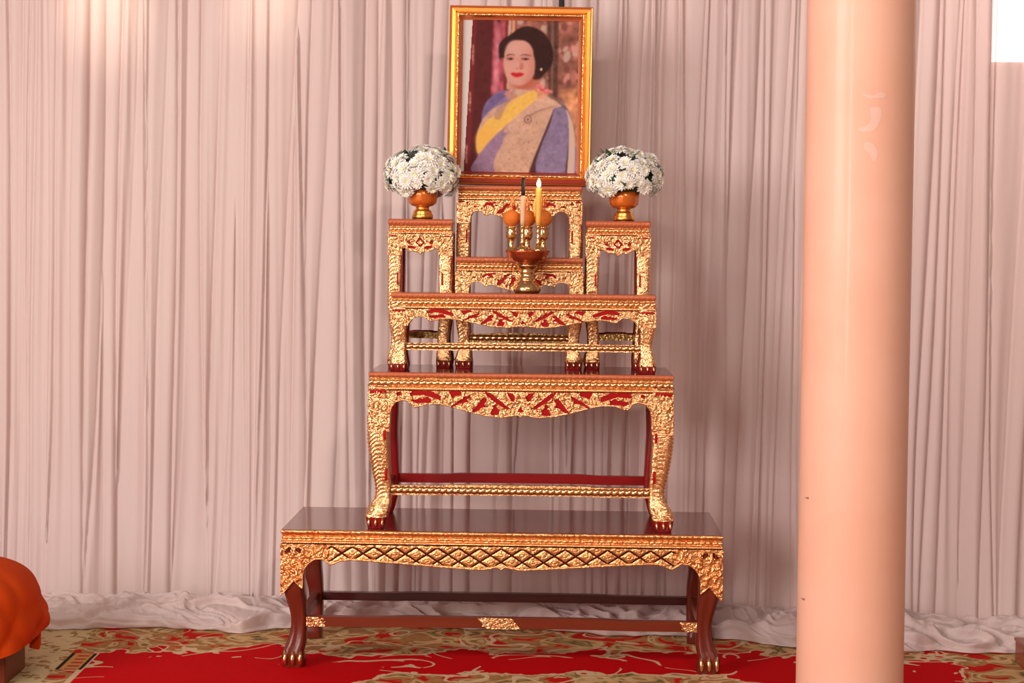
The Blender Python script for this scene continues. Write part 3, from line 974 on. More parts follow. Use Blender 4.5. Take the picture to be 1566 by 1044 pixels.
bk.build('backing_board', M['dark_wood'], frame, smooth=False)
mt = MB(); mt.box(-FW / 2 + 0.030, FW / 2 - 0.030, -0.0075, -0.0045, 0.030, FH - 0.030)
mt.build('mount', M['mount'], frame, smooth=False)


# ---- the printed portrait: painted in numpy, one colour per vertex
def gblur(img, s):
    if s <= 0: return img
    r = int(3 * s) + 1
    k = np.exp(-np.arange(-r, r + 1) ** 2 / (2 * s * s)); k /= k.sum()
    for ax in (0, 1):
        pad = [(0, 0)] * img.ndim; pad[ax] = (r, r)
        p = np.pad(img, pad, mode='edge')
        out = np.zeros_like(img)
        for i, w in enumerate(k):
            sl = [slice(None)] * img.ndim; sl[ax] = slice(i, i + img.shape[ax])
            out += w * p[tuple(sl)]
        img = out
    return img


def crom(pts, n_=8):
    out = []
    N = len(pts)
    for i in range(N):
        p0, p1, p2, p3 = [np.array(pts[(i + j - 1) % N], float) for j in range(4)]
        for k in range(n_):
            t = k / n_
            out.append(tuple(0.5 * ((2 * p1) + (-p0 + p2) * t + (2 * p0 - 5 * p1 + 4 * p2 - p3) * t * t + (-p0 + 3 * p1 - 3 * p2 + p3) * t ** 3)))
    return out


def srgb(r, g, b):
    f_ = lambda c: (c / 255 / 12.92) if c / 255 <= 0.04045 else ((c / 255 + 0.055) / 1.055) ** 2.4
    return np.array([f_(r), f_(g), f_(b)])


PX0, PX1, PY0, PY1 = 166, 802, 106, 957      # frame of the tracing (3.6x zoom)
SS = 0.40
NXp, NYp = int((PX1 - PX0) * SS), int((PY1 - PY0) * SS)
yy, xx = np.mgrid[0:NYp, 0:NXp]
GX = PX0 + (xx + 0.5) / SS; GY = PY0 + (yy + 0.5) / SS
img = np.zeros((NYp, NXp, 3)); img[:] = srgb(95, 45, 42)
rs = np.random.RandomState(4)


def nz(scale, seed_):
    r_ = np.random.RandomState(seed_)
    a = gblur(r_.rand(NYp, NXp), scale)
    return (a - a.mean()) / (a.std() + 1e-9)


def paint(pts, col, soft=1.0, smooth=True, alpha=1.0, tex=None):
    global img
    poly = crom(pts) if smooth else pts
    m_ = in_poly(GX, GY, poly).astype(float)
    m_ = gblur(m_, soft) * alpha
    c = np.array(col)
    if tex is not None:
        c = c[None, None, :] * (1 + tex[..., None])
    img = img * (1 - m_[..., None]) + c * m_[..., None]


def ell(cx, cy, rx, ry, ang=0.0, n_=20):
    return [(cx + rx * math.cos(t) * math.cos(ang) - ry * math.sin(t) * math.sin(ang), cy + rx * math.cos(t) * math.sin(ang) + ry * math.sin(t) * math.cos(ang)) for t in [2 * PI * k / n_ for k in range(n_)]]


# background columns
paint([(160, 100), (330, 100), (325, 960), (160, 960)], srgb(92, 42, 42), 1, False, tex=nz(3, 1) * 0.05)
paint([(215, 100), (240, 100), (215, 960), (185, 960)], srgb(120, 45, 48), 2, False)
for yc_, h_ in ((300, 60), (565, 60), (860, 60)):
    paint(ell(222 - (yc_ - 300) * 0.045, yc_, 5, h_), srgb(200, 125, 115), 1.2, alpha=0.8, tex=nz(1.2, 5) * 0.3)
paint([(335, 100), (400, 100), (395, 520), (325, 530)], srgb(176, 78, 92), 2, False, tex=nz(4, 2) * 0.22)
paint([(345, 100), (375, 100), (365, 520), (335, 530)], srgb(205, 125, 135), 2.5, False, alpha=0.65, tex=nz(5, 3) * 0.25)
paint([(400, 100), (455, 100), (450, 520), (395, 520)], srgb(130, 55, 50), 1.5, False)
paint([(415, 100), (428, 100), (424, 490), (412, 490)], srgb(205, 165, 150), 1.2, False)
paint([(434, 100), (452, 100), (440, 500), (422, 500)], srgb(214, 150, 120), 1.2, False)
paint([(455, 100), (810, 100), (810, 700), (455, 700)], srgb(150, 95, 82), 1.5, False, tex=nz(4, 6) * 0.16)
r_ = random.Random(8)
for _ in range(75):
    x_, y_ = r_.uniform(470, 800), r_.uniform(105, 640)
    c_ = r_.choice([srgb(205, 172, 160), srgb(214, 150, 140), srgb(190, 120, 105), srgb(120, 66, 60), srgb(196, 160, 140)])
    paint(ell(x_, y_, r_.uniform(8, 22), r_.uniform(10, 34), r_.uniform(-0.8, 0.8)), c_, 1.6, alpha=0.75)
paint([(622, 100), (690, 100), (690, 560), (640, 560)], srgb(96, 62, 54), 2, False, tex=nz(2, 9) * 0.12)
paint([(648, 100), (662, 100), (664, 560), (654, 560)], srgb(128, 92, 84), 1.5, False)
paint([(700, 500), (810, 480), (810, 960), (770, 960), (760, 640)], srgb(205, 140, 100), 4, False, tex=nz(4, 11) * 0.2)
# hair
HAIRC = srgb(60, 36, 33)
paint([(395, 318), (372, 330), (362, 290), (365, 240), (395, 205), (430, 190), (450, 165), (490, 142), (530, 138), (580, 155), (625, 195), (655, 250), (664, 310), (650, 365), (620, 400), (590, 430), (560, 440), (548, 380)], HAIRC, 1.2, tex=nz(2, 12) * 0.08)
# body, shoulders
DR = nz(1.6, 14) * 0.045 + nz(5, 15) * 0.05
paint([(440, 495), (370, 510), (320, 545), (288, 600), (275, 680), (255, 740), (250, 800), (262, 860), (262, 970), (800, 970), (780, 760), (765, 640), (720, 560), (640, 520), (560, 500)], srgb(150, 122, 150), 1.2, tex=DR)
paint([(320, 545), (288, 600), (282, 650), (330, 600), (380, 560), (420, 510), (370, 508)], srgb(118, 98, 142), 2, tex=DR)
# neck and face
SK = srgb(212, 152, 138)
paint([(440, 440), (432, 490), (400, 520), (470, 560), (580, 500), (575, 430)], srgb(200, 134, 116), 1.6)
paint([(500, 450), (580, 400), (585, 470), (540, 490), (470, 480)], srgb(186, 98, 78), 3, alpha=0.7)
paint([(405, 262), (425, 230), (460, 218), (505, 222), (535, 245), (553, 285), (560, 330), (560, 385), (545, 430), (510, 462), (475, 472), (440, 462), (412, 430), (396, 385), (390, 335), (395, 295)], SK, 1.3, tex=nz(5, 16) * 0.02)
paint([(530, 260), (556, 300), (562, 380), (545, 432), (500, 465), (520, 420), (530, 350)], srgb(198, 122, 102), 5, alpha=0.7)
paint(ell(450, 265, 40, 30), srgb(218, 166, 156), 7, alpha=0.7)
paint(ell(425, 375, 22, 26), srgb(222, 160, 146), 6, alpha=0.6)
paint(ell(515, 378, 24, 24), srgb(222, 152, 134), 6, alpha=0.6)
paint([(440, 460), (475, 474), (515, 462), (560, 415), (565, 440), (520, 485), (470, 490)], srgb(186, 96, 76), 2.5, alpha=0.75)
# hairline over the forehead
paint([(395, 318), (390, 280), (400, 245), (425, 218), (470, 208), (515, 215), (545, 245), (560, 290), (575, 320), (600, 250), (540, 170), (450, 170), (385, 230), (375, 300)], HAIRC, 1.4)
paint([(553, 285), (566, 340), (562, 400), (552, 432), (590, 430), (620, 360), (600, 280)], HAIRC, 1.6, alpha=0.95)
# brows, eyes, nose, mouth
paint([(402, 305), (420, 294), (445, 296), (452, 303), (430, 301), (410, 308)], srgb(120, 66, 58), 0.9, alpha=0.85)
paint([(477, 306), (498, 294), (525, 296), (545, 306), (520, 303), (495, 302)], srgb(112, 60, 54), 0.9, alpha=0.85)
for cx_, w_ in ((426, 20), (508, 23)):
    paint(ell(cx_, 318, w_ + 2, 11), srgb(176, 108, 98), 2, alpha=0.6)
    paint(ell(cx_, 322, w_, 6.5, -0.02), srgb(96, 54, 50), 1.0, alpha=0.9)
    paint(ell(cx_ + 3, 322, 6, 5.5), srgb(48, 28, 28), 0.6)
    paint(ell(cx_ - 9, 323, 3.5, 2.5), srgb(196, 160, 150), 0.6, alpha=0.6)
paint([(468, 310), (462, 350), (458, 370), (470, 376), (490, 374), (500, 366), (488, 345), (480, 315)], srgb(206, 136, 120), 2.5, alpha=0.6)
paint([(490, 335), (502, 365), (492, 377), (480, 377)], srgb(182, 96, 80), 2, alpha=0.7)
paint(ell(466, 375, 6, 3), srgb(150, 74, 64), 1, alpha=0.6)
paint(ell(487, 376, 6, 3), srgb(150, 74, 64), 1, alpha=0.6)
paint(ell(468, 350, 5, 16), srgb(226, 178, 166), 2, alpha=0.7)
paint([(430, 402), (448, 397), (465, 400), (480, 396), (505, 405), (490, 419), (466, 425), (444, 419)], srgb(205, 42, 56), 0.9)
paint([(432, 404), (465, 406), (503, 406), (466, 409)], srgb(150, 26, 38), 0.7, alpha=0.8)
paint(ell(467, 440, 22, 7), srgb(222, 160, 148), 3, alpha=0.6)
# earring
paint(ell(598, 378, 6, 7), srgb(214, 176, 160), 0.8)
# cream shawl panel, lapels and sash
paint([(255, 760), (275, 680), (330, 610), (420, 560), (470, 530), (430, 500), (455, 490), (560, 500), (640, 515), (715, 570), (670, 600), (650, 670), (600, 790), (545, 965), (345, 965), (350, 880), (395, 780), (330, 790), (262, 850)], srgb(206, 162, 138), 1.2, tex=DR * 0.9)
paint([(345, 970), (350, 890), (395, 780), (440, 700), (400, 690), (330, 770), (265, 850), (258, 970)], srgb(156, 122, 148), 1.6, tex=DR)
YEL = srgb(236, 184, 92)
paint([(560, 495), (500, 520), (430, 565), (385, 610), (350, 640), (310, 665), (275, 720), (256, 745), (250, 800), (262, 850), (285, 830), (330, 770), (385, 720), (450, 660), (520, 600), (565, 560), (580, 520)], YEL, 1.2, tex=nz(2, 20) * 0.03)
paint([(255, 740), (250, 800), (262, 855), (300, 800), (350, 745), (300, 690)], srgb(238, 176, 82), 3, alpha=0.7)
paint([(560, 560), (460, 650), (400, 720), (420, 730), (520, 650), (640, 600), (720, 575), (660, 540), (600, 540)], srgb(210, 166, 144), 1.5, tex=DR)
paint([(520, 640), (600, 600), (700, 575), (600, 612), (528, 652)], srgb(172, 122, 108), 1.2, alpha=0.8)
paint([(370, 660), (345, 655), (360, 600), (410, 560), (440, 500), (455, 500), (420, 570), (385, 640)], srgb(178, 136, 126), 1.2, alpha=0.8, tex=DR)
paint(ell(375, 640, 14, 26, 0.3), srgb(190, 148, 96), 2, alpha=0.7)
# brooch and specks on the panel
paint(ell(530, 658, 22, 24), srgb(150, 98, 92), 0.9)
paint(ell(530, 658, 15, 17), srgb(206, 162, 138), 0.9)
paint(ell(530, 658, 8, 10), srgb(156, 104, 100), 0.9)
for _ in range(46):
    x_ = r_.uniform(380, 640); y_ = r_.uniform(640, 940)
    if (x_ - 380) * 0.0 + x_ < 660 - (y_ - 640) * 0.33 and x_ > 400 - (y_ - 700) * 0.2:
        paint(ell(x_, y_, 4, 5), srgb(170, 104, 100), 0.8, alpha=0.6)
# far sleeve and white drape
paint([(672, 600), (700, 588), (735, 595), (752, 660), (760, 760), (755, 860), (740, 970), (575, 970), (580, 900), (610, 790), (645, 700)], srgb(140, 120, 150), 1.4, tex=DR * 1.3)
paint([(672, 600), (655, 640), (610, 760), (560, 890), (540, 970), (578, 970), (580, 900), (612, 790), (650, 690)], srgb(74, 40, 44), 1.2, alpha=0.95)
paint([(735, 595), (760, 640), (780, 700), (790, 800), (785, 970), (752, 970), (756, 800), (752, 660)], srgb(208, 178, 164), 1.2)
paint([(752, 700), (757, 800), (750, 960), (738, 960), (752, 800)], srgb(80, 50, 50), 1.0, alpha=0.8)
paint([(640, 515), (680, 530), (720, 570), (745, 600), (735, 600), (690, 560), (640, 530)], srgb(92, 62, 44), 1.6, alpha=0.8)
# corsage
for cx_, cy_, a_, b_, cc_ in ((590, 480, 24, 18, (222, 120, 120)), (615, 500, 30, 14, (206, 84, 92)), (640, 500, 24, 10, (222, 130, 124)), (602, 520, 22, 20, (220, 150, 110)), (580, 500, 14, 14, (232, 160, 120)), (604, 468, 10, 14, (232, 140, 138))):
    paint(ell(cx_, cy_, a_, b_, 0.2), srgb(*cc_), 1.6, alpha=0.9, tex=nz(2, 30) * 0.12)
img = gblur(img, 0.6)
# the print sits slightly askew in the mount: white strip along its left edge
prw, prh = FW - 0.060, FH - 0.060
mw = FW - 2 * 0.0365; mh = FH - 2 * 0.0365
vs = np.zeros((NYp, NXp, 3))
u = (xx) / (NXp - 1.0); v_ = yy / (NYp - 1.0)
XL = -mw / 2 + mw * (GX - PX0) / (PX1 - PX0)
vs[..., 0] = XL
vs[..., 1] = -0.0085
vs[..., 2] = 0.0365 + mh * (1 - v_)
ledge = 216 - (GY - PY0) / (PY1 - PY0) * 34          # left edge of the print in tracing units
keepc = GX >= ledge
idx = np.arange(NXp * NYp).reshape(NYp, NXp)
kk = keepc[:-1, :-1] & keepc[1:, :-1]
F = np.stack([idx[1:, :-1][kk], idx[1:, 1:][kk], idx[:-1, 1:][kk], idx[:-1, :-1][kk]], 1)
me = bpy.data.meshes.new('printed_portrait')
me.vertices.add(NXp * NYp); me.vertices.foreach_set('co', vs.reshape(-1))
me.loops.add(F.size); me.loops.foreach_set('vertex_index', F.ravel().astype(np.int32))
me.polygons.add(len(F)); me.polygons.foreach_set('loop_start', np.arange(0, F.size, 4, dtype=np.int32)); me.polygons.foreach_set('loop_total', np.full(len(F), 4, dtype=np.int32))
ca = me.color_attributes.new('print', 'FLOAT_COLOR', 'POINT')
ca.data.foreach_set('color', np.concatenate([np.clip(img * 0.80, 0, 1), np.ones((NYp, NXp, 1))], 2).reshape(-1))
me.update(calc_edges=True)
n = NT('portrait_print')
at = n.add('ShaderNodeAttribute'); at.attribute_name = 'print'
n.pbr(at.outputs[0], 0.6, 0.0, Specular_IOR_Level=0.05)
me.materials.append(n.m)
link(bpy.data.objects.new('portrait_print', me), frame)

# ================================================================== FLOWERS
def petal_ring(mb, n_, r, L, w, tilt, z, rnd, ph=0.0):
    for k in range(n_):
        a = 2 * PI * (k + ph) / n_ + rnd.uniform(-0.1, 0.1)
        l_ = L * rnd.uniform(0.88, 1.08); tl = tilt + rnd.uniform(-0.12, 0.12)
        ca, sa = math.cos(a), math.sin(a)
        vs = []
        for t, ww in ((0, 0.35), (0.35, 0.9), (0.75, 1.0), (1.0, 0.35)):
            rr = r + l_ * t * math.cos(tl); zz = z + l_ * t * math.sin(tl) - l_ * 0.25 * t * t
            h = w * ww / 2
            for s in (-1, 0, 1):
                vs.append((rr * ca - s * h * sa, rr * sa + s * h * ca, zz + (0.0008 if s else 0.0)))
        fs = []
        for i in range(3):
            for j in range(2):
                q = i * 3 + j
                fs.append((q, q + 1, q + 4, q + 3))
        mb.add(vs, fs)


flower_meshes = []
for s_ in range(3):
    rnd = random.Random(70 + s_)
    mb = MB()
    petal_ring(mb, 17, 0.002, 0.0185, 0.0056, 0.10, -0.001, rnd)
    petal_ring(mb, 15, 0.002, 0.0165, 0.0052, 0.35, 0.000, rnd, 0.5)
    petal_ring(mb, 12, 0.0015, 0.0130, 0.0046, 0.70, 0.001, rnd)
    petal_ring(mb, 8, 0.001, 0.0095, 0.0038, 1.05, 0.001, rnd, 0.5)
    tmp = mb.build('flower', M['petal'])
    flower_meshes.append(tmp.data)
    bpy.data.objects.remove(tmp)
mb = MB(); mb.lathe([(0.0001, 0.000), (0.0032, 0.001), (0.0036, 0.003), (0.0022, 0.0052), (0.0001, 0.0058)], 10)
tmp = mb.build('flower_centre', M['centre']); centre_mesh = tmp.data; bpy.data.objects.remove(tmp)
mb = MB()
mb.add([(0, 0, 0), (0.007, 0.006, 0.002), (0.009, 0.016, 0.001), (0.004, 0.026, -0.002), (0, 0.034, -0.005), (-0.004, 0.026, -0.002), (-0.009, 0.016, 0.001), (-0.007, 0.006, 0.002), (0, 0.016, -0.001)],
       [(0, 1, 8), (1, 2, 8), (2, 3, 8), (3, 4, 8), (4, 5, 8), (5, 6, 8), (6, 7, 8), (7, 0, 8)])
tmp = mb.build('leaf', M['leaf']); leaf_mesh = tmp.data; bpy.data.objects.remove(tmp)


def bouquet(px, label, seed, D):
    base_p = P(px, 337, D)
    zb = H0 + H2 + HP
    t = thing('flower_arrangement', label, 'flowers', (base_p.x, D + CAM_Y, zb + 0.0005), 0, 'white bouquets in gilt pedestal bowls')
    foot = MB(); foot.lathe([(0.001, 0.0), (0.027, 0.0), (0.029, 0.004), (0.028, 0.010), (0.024, 0.018), (0.0245, 0.021), (0.020, 0.024), (0.017, 0.027), (0.0185, 0.029), (0.0175, 0.032), (0.001, 0.033)], 36)
    foot.build('bowl_foot', M['gold_frame'], t)
    bl_ = MB(); bl_.lathe([(0.001, 0.031), (0.018, 0.032), (0.030, 0.036), (0.036, 0.042), (0.038, 0.050), (0.039, 0.062), (0.041, 0.078), (0.038, 0.079), (0.035, 0.062), (0.001, 0.060)], 40,
                          ripple=lambda a, z: 0.02 * math.cos(a * 20) if z > 0.04 else 0)
    bl_.build('bowl', M['orange_lacquer'], t)
    rnd = random.Random(seed)
    c = Vector((0, 0, 0.118))
    rx, rz_ = 0.099, 0.074
    ry = 0.078
    core = MB()
    core.lathe([(0.001, 0.070), (0.045, 0.072), (0.070, 0.085), (0.078, 0.105), (0.073, 0.130), (0.055, 0.152), (0.028, 0.163), (0.001, 0.166)], 24, ripple=lambda a, z: 0.07 * math.sin(a * 7 + z * 90))
    for q in range(len(core.v)):
        core.v[q] = (core.v[q][0] * 1.05, core.v[q][1] * 0.88, core.v[q][2] + 0.004)
    core.build('foliage', M['leaf'], t)
    pts = []
    N = 86
    for i in range(N):
        zz = 1 - (i + 0.5) / N * 1.62
        a = i * 2.39996 + seed
        r_xy = math.sqrt(max(0, 1 - zz * zz))
        pts.append(Vector((r_xy * math.cos(a), r_xy * math.sin(a), zz)))
    for i, d in enumerate(pts):
        d = (d + Vector((rnd.uniform(-.12, .12), rnd.uniform(-.12, .12), rnd.uniform(-.10, .10)))).normalized()
        if rnd.random() < 0.12: continue
        
        p = Vector((d.x * rx, d.y * ry, d.z * rz_)) * rnd.uniform(0.90, 1.02)
        o = bpy.data.objects.new('flower', flower_meshes[i % 3])
        link(o, t)
        o.location = c + p
        nrm = Vector((d.x / rx, d.y / ry, d.z / rz_)).normalized() + Vector((rnd.uniform(-.25, .25), rnd.uniform(-.25, .25), rnd.uniform(-.2, .2)))
        o.rotation_euler = nrm.to_track_quat('Z', 'Y').to_euler()
        s = rnd.uniform(0.85, 1.28)
        o.scale = (s, s, s)
        e = bpy.data.objects.new('flower_centre', centre_mesh)
        link(e, o)
    for i in range(26):
        zz = rnd.uniform(-0.35, 0.95); a = rnd.uniform(0, 2 * PI)
        r_xy = math.sqrt(1 - zz * zz)
        d = Vector((r_xy * math.cos(a), r_xy * math.sin(a), zz))
        o = bpy.data.objects.new('leaf', leaf_mesh)
        link(o, t)
        o.location = c + Vector((d.x * rx, d.y * ry, d.z * rz_)) * 0.84
        o.rotation_euler = (d + Vector((rnd.uniform(-1, 1), rnd.uniform(-1, 1), rnd.uniform(-1, 1)))).to_track_quat('Y', 'Z').to_euler()
    return t


bouquet(646, 'rounded bouquet of white chrysanthemums in a gilt bowl on the left pedestal', 3, 4.738)
bouquet(954, 'rounded bouquet of white chrysanthemums in a gilt bowl on the right pedestal', 8, 4.733)

# ================================================================== BRASS BOWL, CANDLES, ORANGE BALLS
Z3 = H0 + H2 + H3
DB = 4.628
sb_ = FPX / DB
pb = P(806, 445, DB)
bx_, by_ = pb.x, DB + CAM_Y
zb0 = Z3 + 0.0006
def pz(y): return (446 - y) / sb_
bowl = thing('offering_bowl', 'footed copper and brass offering bowl at the centre of the altar', 'bowl', (bx_, by_, zb0))
bf = MB(); bf.lathe([(0.001, 0), (19 / sb_, 0), (21 / sb_, pz(442)), (20.5 / sb_, pz(438)), (18 / sb_, pz(433)), (14 / sb_, pz(428)), (12 / sb_, pz(426)), (13.5 / sb_, pz(424.5)), (13 / sb_, pz(423)), (10.5 / sb_, pz(421)), (10.8 / sb_, pz(416)), (12.3 / sb_, pz(414)), (11 / sb_, pz(412)), (12 / sb_, pz(409)), (14 / sb_, pz(406.5)), (15.8 / sb_, pz(405)), (15.8 / sb_, pz(402.5)), (0.001, pz(401))], 48)
bf.build('foot', M['brass'], bowl)
bb = MB(); bb.lathe([(0.001, pz(403)), (14 / sb_, pz(402)), (21 / sb_, pz(398.5)), (27 / sb_, pz(394)), (30.5 / sb_, pz(389)), (32.5 / sb_, pz(384.5)), (34.0 / sb_, pz(382)), (33.0 / sb_, pz(381)), (31.5 / sb_, pz(383)), (1 / sb_, pz(385))], 48)
bb.build('dish', M['copper'], bowl)
RIMZ = zb0 + pz(384)


def holder(px, dy, D, label, kind='candlestick', base_y=381):
    p = P(px, base_y, D)
    t = thing(kind, label, kind.replace('_', ' '), (p.x, D + CAM_Y, RIMZ + 0.0002))
    return t, p.x


H_ = 1 / sb_
def q(y, y0=382): return (y0 - y) * H_
cs_prof = [(0.5, 382), (9, 382), (9.5, 379), (8, 376), (5, 373), (3.2, 371), (4.2, 369), (5.2, 367), (3.6, 364.5), (3.0, 362), (4.6, 359.5), (3.2, 357), (2.8, 354), (4.2, 351.5), (3.2, 349), (3.4, 346), (4.8, 344), (4.8, 341.5), (0.5, 341)]
DC1 = DB - 0.030
for px, nm in ((799, 'left'), (823, 'right')):
    lab = 'slim turned brass candlestick in the bowl holding the %s candle' % ('unlit black-tipped' if nm == 'left' else 'burning yellow')
    p = P(px, 381, DC1)
    st = thing('candlestick', lab, 'candlestick', (p.x, DC1 + CAM_Y, RIMZ + 0.0002), 0, 'brass candlesticks in the bowl')
    mb = MB(); mb.lathe([(r * H_ * 0.9, q(y)) for r, y in cs_prof[:6]], 28); mb.build('base', M['brass'], st)
    mb = MB(); mb.lathe([(r * H_ * 0.9, q(y)) for r, y in cs_prof[5:]], 24); mb.build('stem', M['brass'], st)
    ctop = RIMZ + 0.0002 + q(341)
    if nm == 'left':
        cd = thing('candle', 'unlit pale candle with a long charred black tip', 'candle', (p.x, DC1 + CAM_Y, ctop + 0.0003))
        mb = MB(); mb.lathe([(0.5 * H_, 0), (3.6 * H_, 0), (3.8 * H_, 8 * H_), (4.0 * H_, 25 * H_), (4.4 * H_, 40 * H_), (3.5 * H_, 44 * H_), (0.5 * H_, 45 * H_)], 20, ripple=lambda a, z: 0.05 * math.sin(3 * a + z * 300)); mb.build('wax', M['wax_cream'], cd)
        mb = MB(); mb.tube([(0, 0, 42 * H_), (0.0003, 0, 55 * H_), (0.0006, 0, 66 * H_), (0.0006, 0, 71.5 * H_)], [3.1 * H_, 2.9 * H_, 2.9 * H_, 2.5 * H_], 12); mb.build('charred_tip', M['black'], cd)
    else:
        cd = thing('candle', 'lit yellow candle with a bright flame and melted wax running down', 'candle', (p.x, DC1 + CAM_Y, ctop + 0.0003))
        mb = MB(); mb.lathe([(0.5 * H_, 0), (3.6 * H_, 0), (4.2 * H_, 10 * H_), (4.6 * H_, 30 * H_), (4.7 * H_, 54 * H_), (4.2 * H_, 55.5 * H_), (0.5 * H_, 55 * H_)], 22); mb.build('wax', M['wax_yellow'], cd)
        mb = MB(); mb.tube([(-3.5 * H_, -0.001, 44 * H_), (-4.8 * H_, -0.001, 38 * H_), (-6 * H_, -0.001, 30 * H_), (-5.5 * H_, -0.001, 20 * H_), (-5.5 * H_, -0.001, 13 * H_)], [0.5 * H_, 1.8 * H_, 3.4 * H_, 2.0 * H_, 1.0 * H_], 10)
        mb.tube([(3.5 * H_, -0.002, 50 * H_), (4.4 * H_, -0.002, 38 * H_), (4.2 * H_, -0.002, 26 * H_)], [0.6 * H_, 1.2 * H_, 1.3 * H_], 8); mb.build('melted_wax', M['wax_yellow'], cd)
        mb = MB(); mb.tube([(0, 0, 55 * H_), (0, 0, 60 * H_)], 0.5 * H_, 6); mb.build('wick', M['black'], cd)
        mb = MB(); mb.lathe([(0.1 * H_, 56.5 * H_), (2.2 * H_, 58 * H_), (3.3 * H_, 61 * H_), (3.0 * H_, 64.5 * H_), (1.6 * H_, 68 * H_), (0.1 * H_, 71 * H_)], 16); mb.build('flame', M['flame'], cd)
        fl_ = bpy.data.lights.new('candle_flame_light', 'POINT'); fl_.energy = 0.12; fl_.color = (1, 0.6, 0.25); fl_.shadow_soft_size = 0.006
        fo = bpy.data.objects.new('candle_flame_light', fl_); fo.location = (p.x, DC1 + CAM_Y - 0.012, ctop + 66 * H_); link(fo)

vs_prof = [(0.5, 382), (8.5, 382), (8.5, 380), (6.5, 377), (4.8, 373), (4.4, 368), (5.0, 364), (7.2, 361), (8.0, 358), (8.4, 353), (8.0, 350), (7.0, 347.5), (8.6, 345), (9.2, 343.5), (0.5, 343.5)]
for px, dpt, lab in ((781.8, DB + 0.022, 'left'), (806, DB + 0.040, 'middle'), (830.5, DB + 0.022, 'right')):
    s2 = FPX / dpt
    p = P(px, 381, dpt)
    st = thing('brass_stand', 'small brass cup stand under the %s orange ball' % lab, 'stand', (p.x, dpt + CAM_Y, RIMZ + 0.0002 if True else 0), 0, 'brass cup stands in the bowl')
    mb = MB(); mb.lathe([(r / s2, (382 - y) / s2) for r, y in vs_prof[:7]], 28); mb.build('base', M['brass'], st)
    mb = MB(); mb.lathe([(r / s2, (382 - y) / s2) for r, y in vs_prof[6:]], 28); mb.build('cup', M['brass'], st)
    zb_ = RIMZ + 0.0002 + (382 - 343.5) / s2
    bt = thing('ball_ornament', '%s of the three orange balls with a flame finial' % lab, 'ornament', (p.x, dpt + CAM_Y, zb_ + 0.0002), 0, 'orange ball ornaments on brass stands')
    mb = MB()
    rb = 13.2 / s2
    mb.lathe([(max(0.0003, rb * math.sin(PI * k / 20)), rb * 0.97 - rb * 0.97 * math.cos(PI * k / 20)) for k in range(21)], 32); mb.build('ball', M['ball'], bt)
    mb = MB(); z0 = 2 * rb * 0.97 - 0.001
    mb.lathe([(3 / s2, z0 - 0.001), (3.6 / s2, z0 + 1.5 / s2), (1.8 / s2, z0 + 3 / s2), (3.0 / s2, z0 + 5 / s2), (3.4 / s2, z0 + 8 / s2), (2.2 / s2, z0 + 12 / s2), (1.0 / s2, z0 + 17 / s2), (0.2 / s2, z0 + 25 / s2)], 14)
    mb.tube([(0.0, -0.001, z0 + 6 / s2), (3.6 / s2, -0.001, z0 + 8 / s2), (3.8 / s2, -0.001, z0 + 13 / s2), (1.5 / s2, -0.001, z0 + 20 / s2)], [1.6 / s2, 1.3 / s2, 1.0 / s2, 0.3 / s2], 8)
    mb.build('finial', M['orange_lacquer'], bt)

# ================================================================== CURTAINS
CUR_ANG = R(-4.0)
CUR_Y0 = 0.68
CH = 2.25


def cy(x):
    return CUR_Y0 + math.tan(CUR_ANG) * x


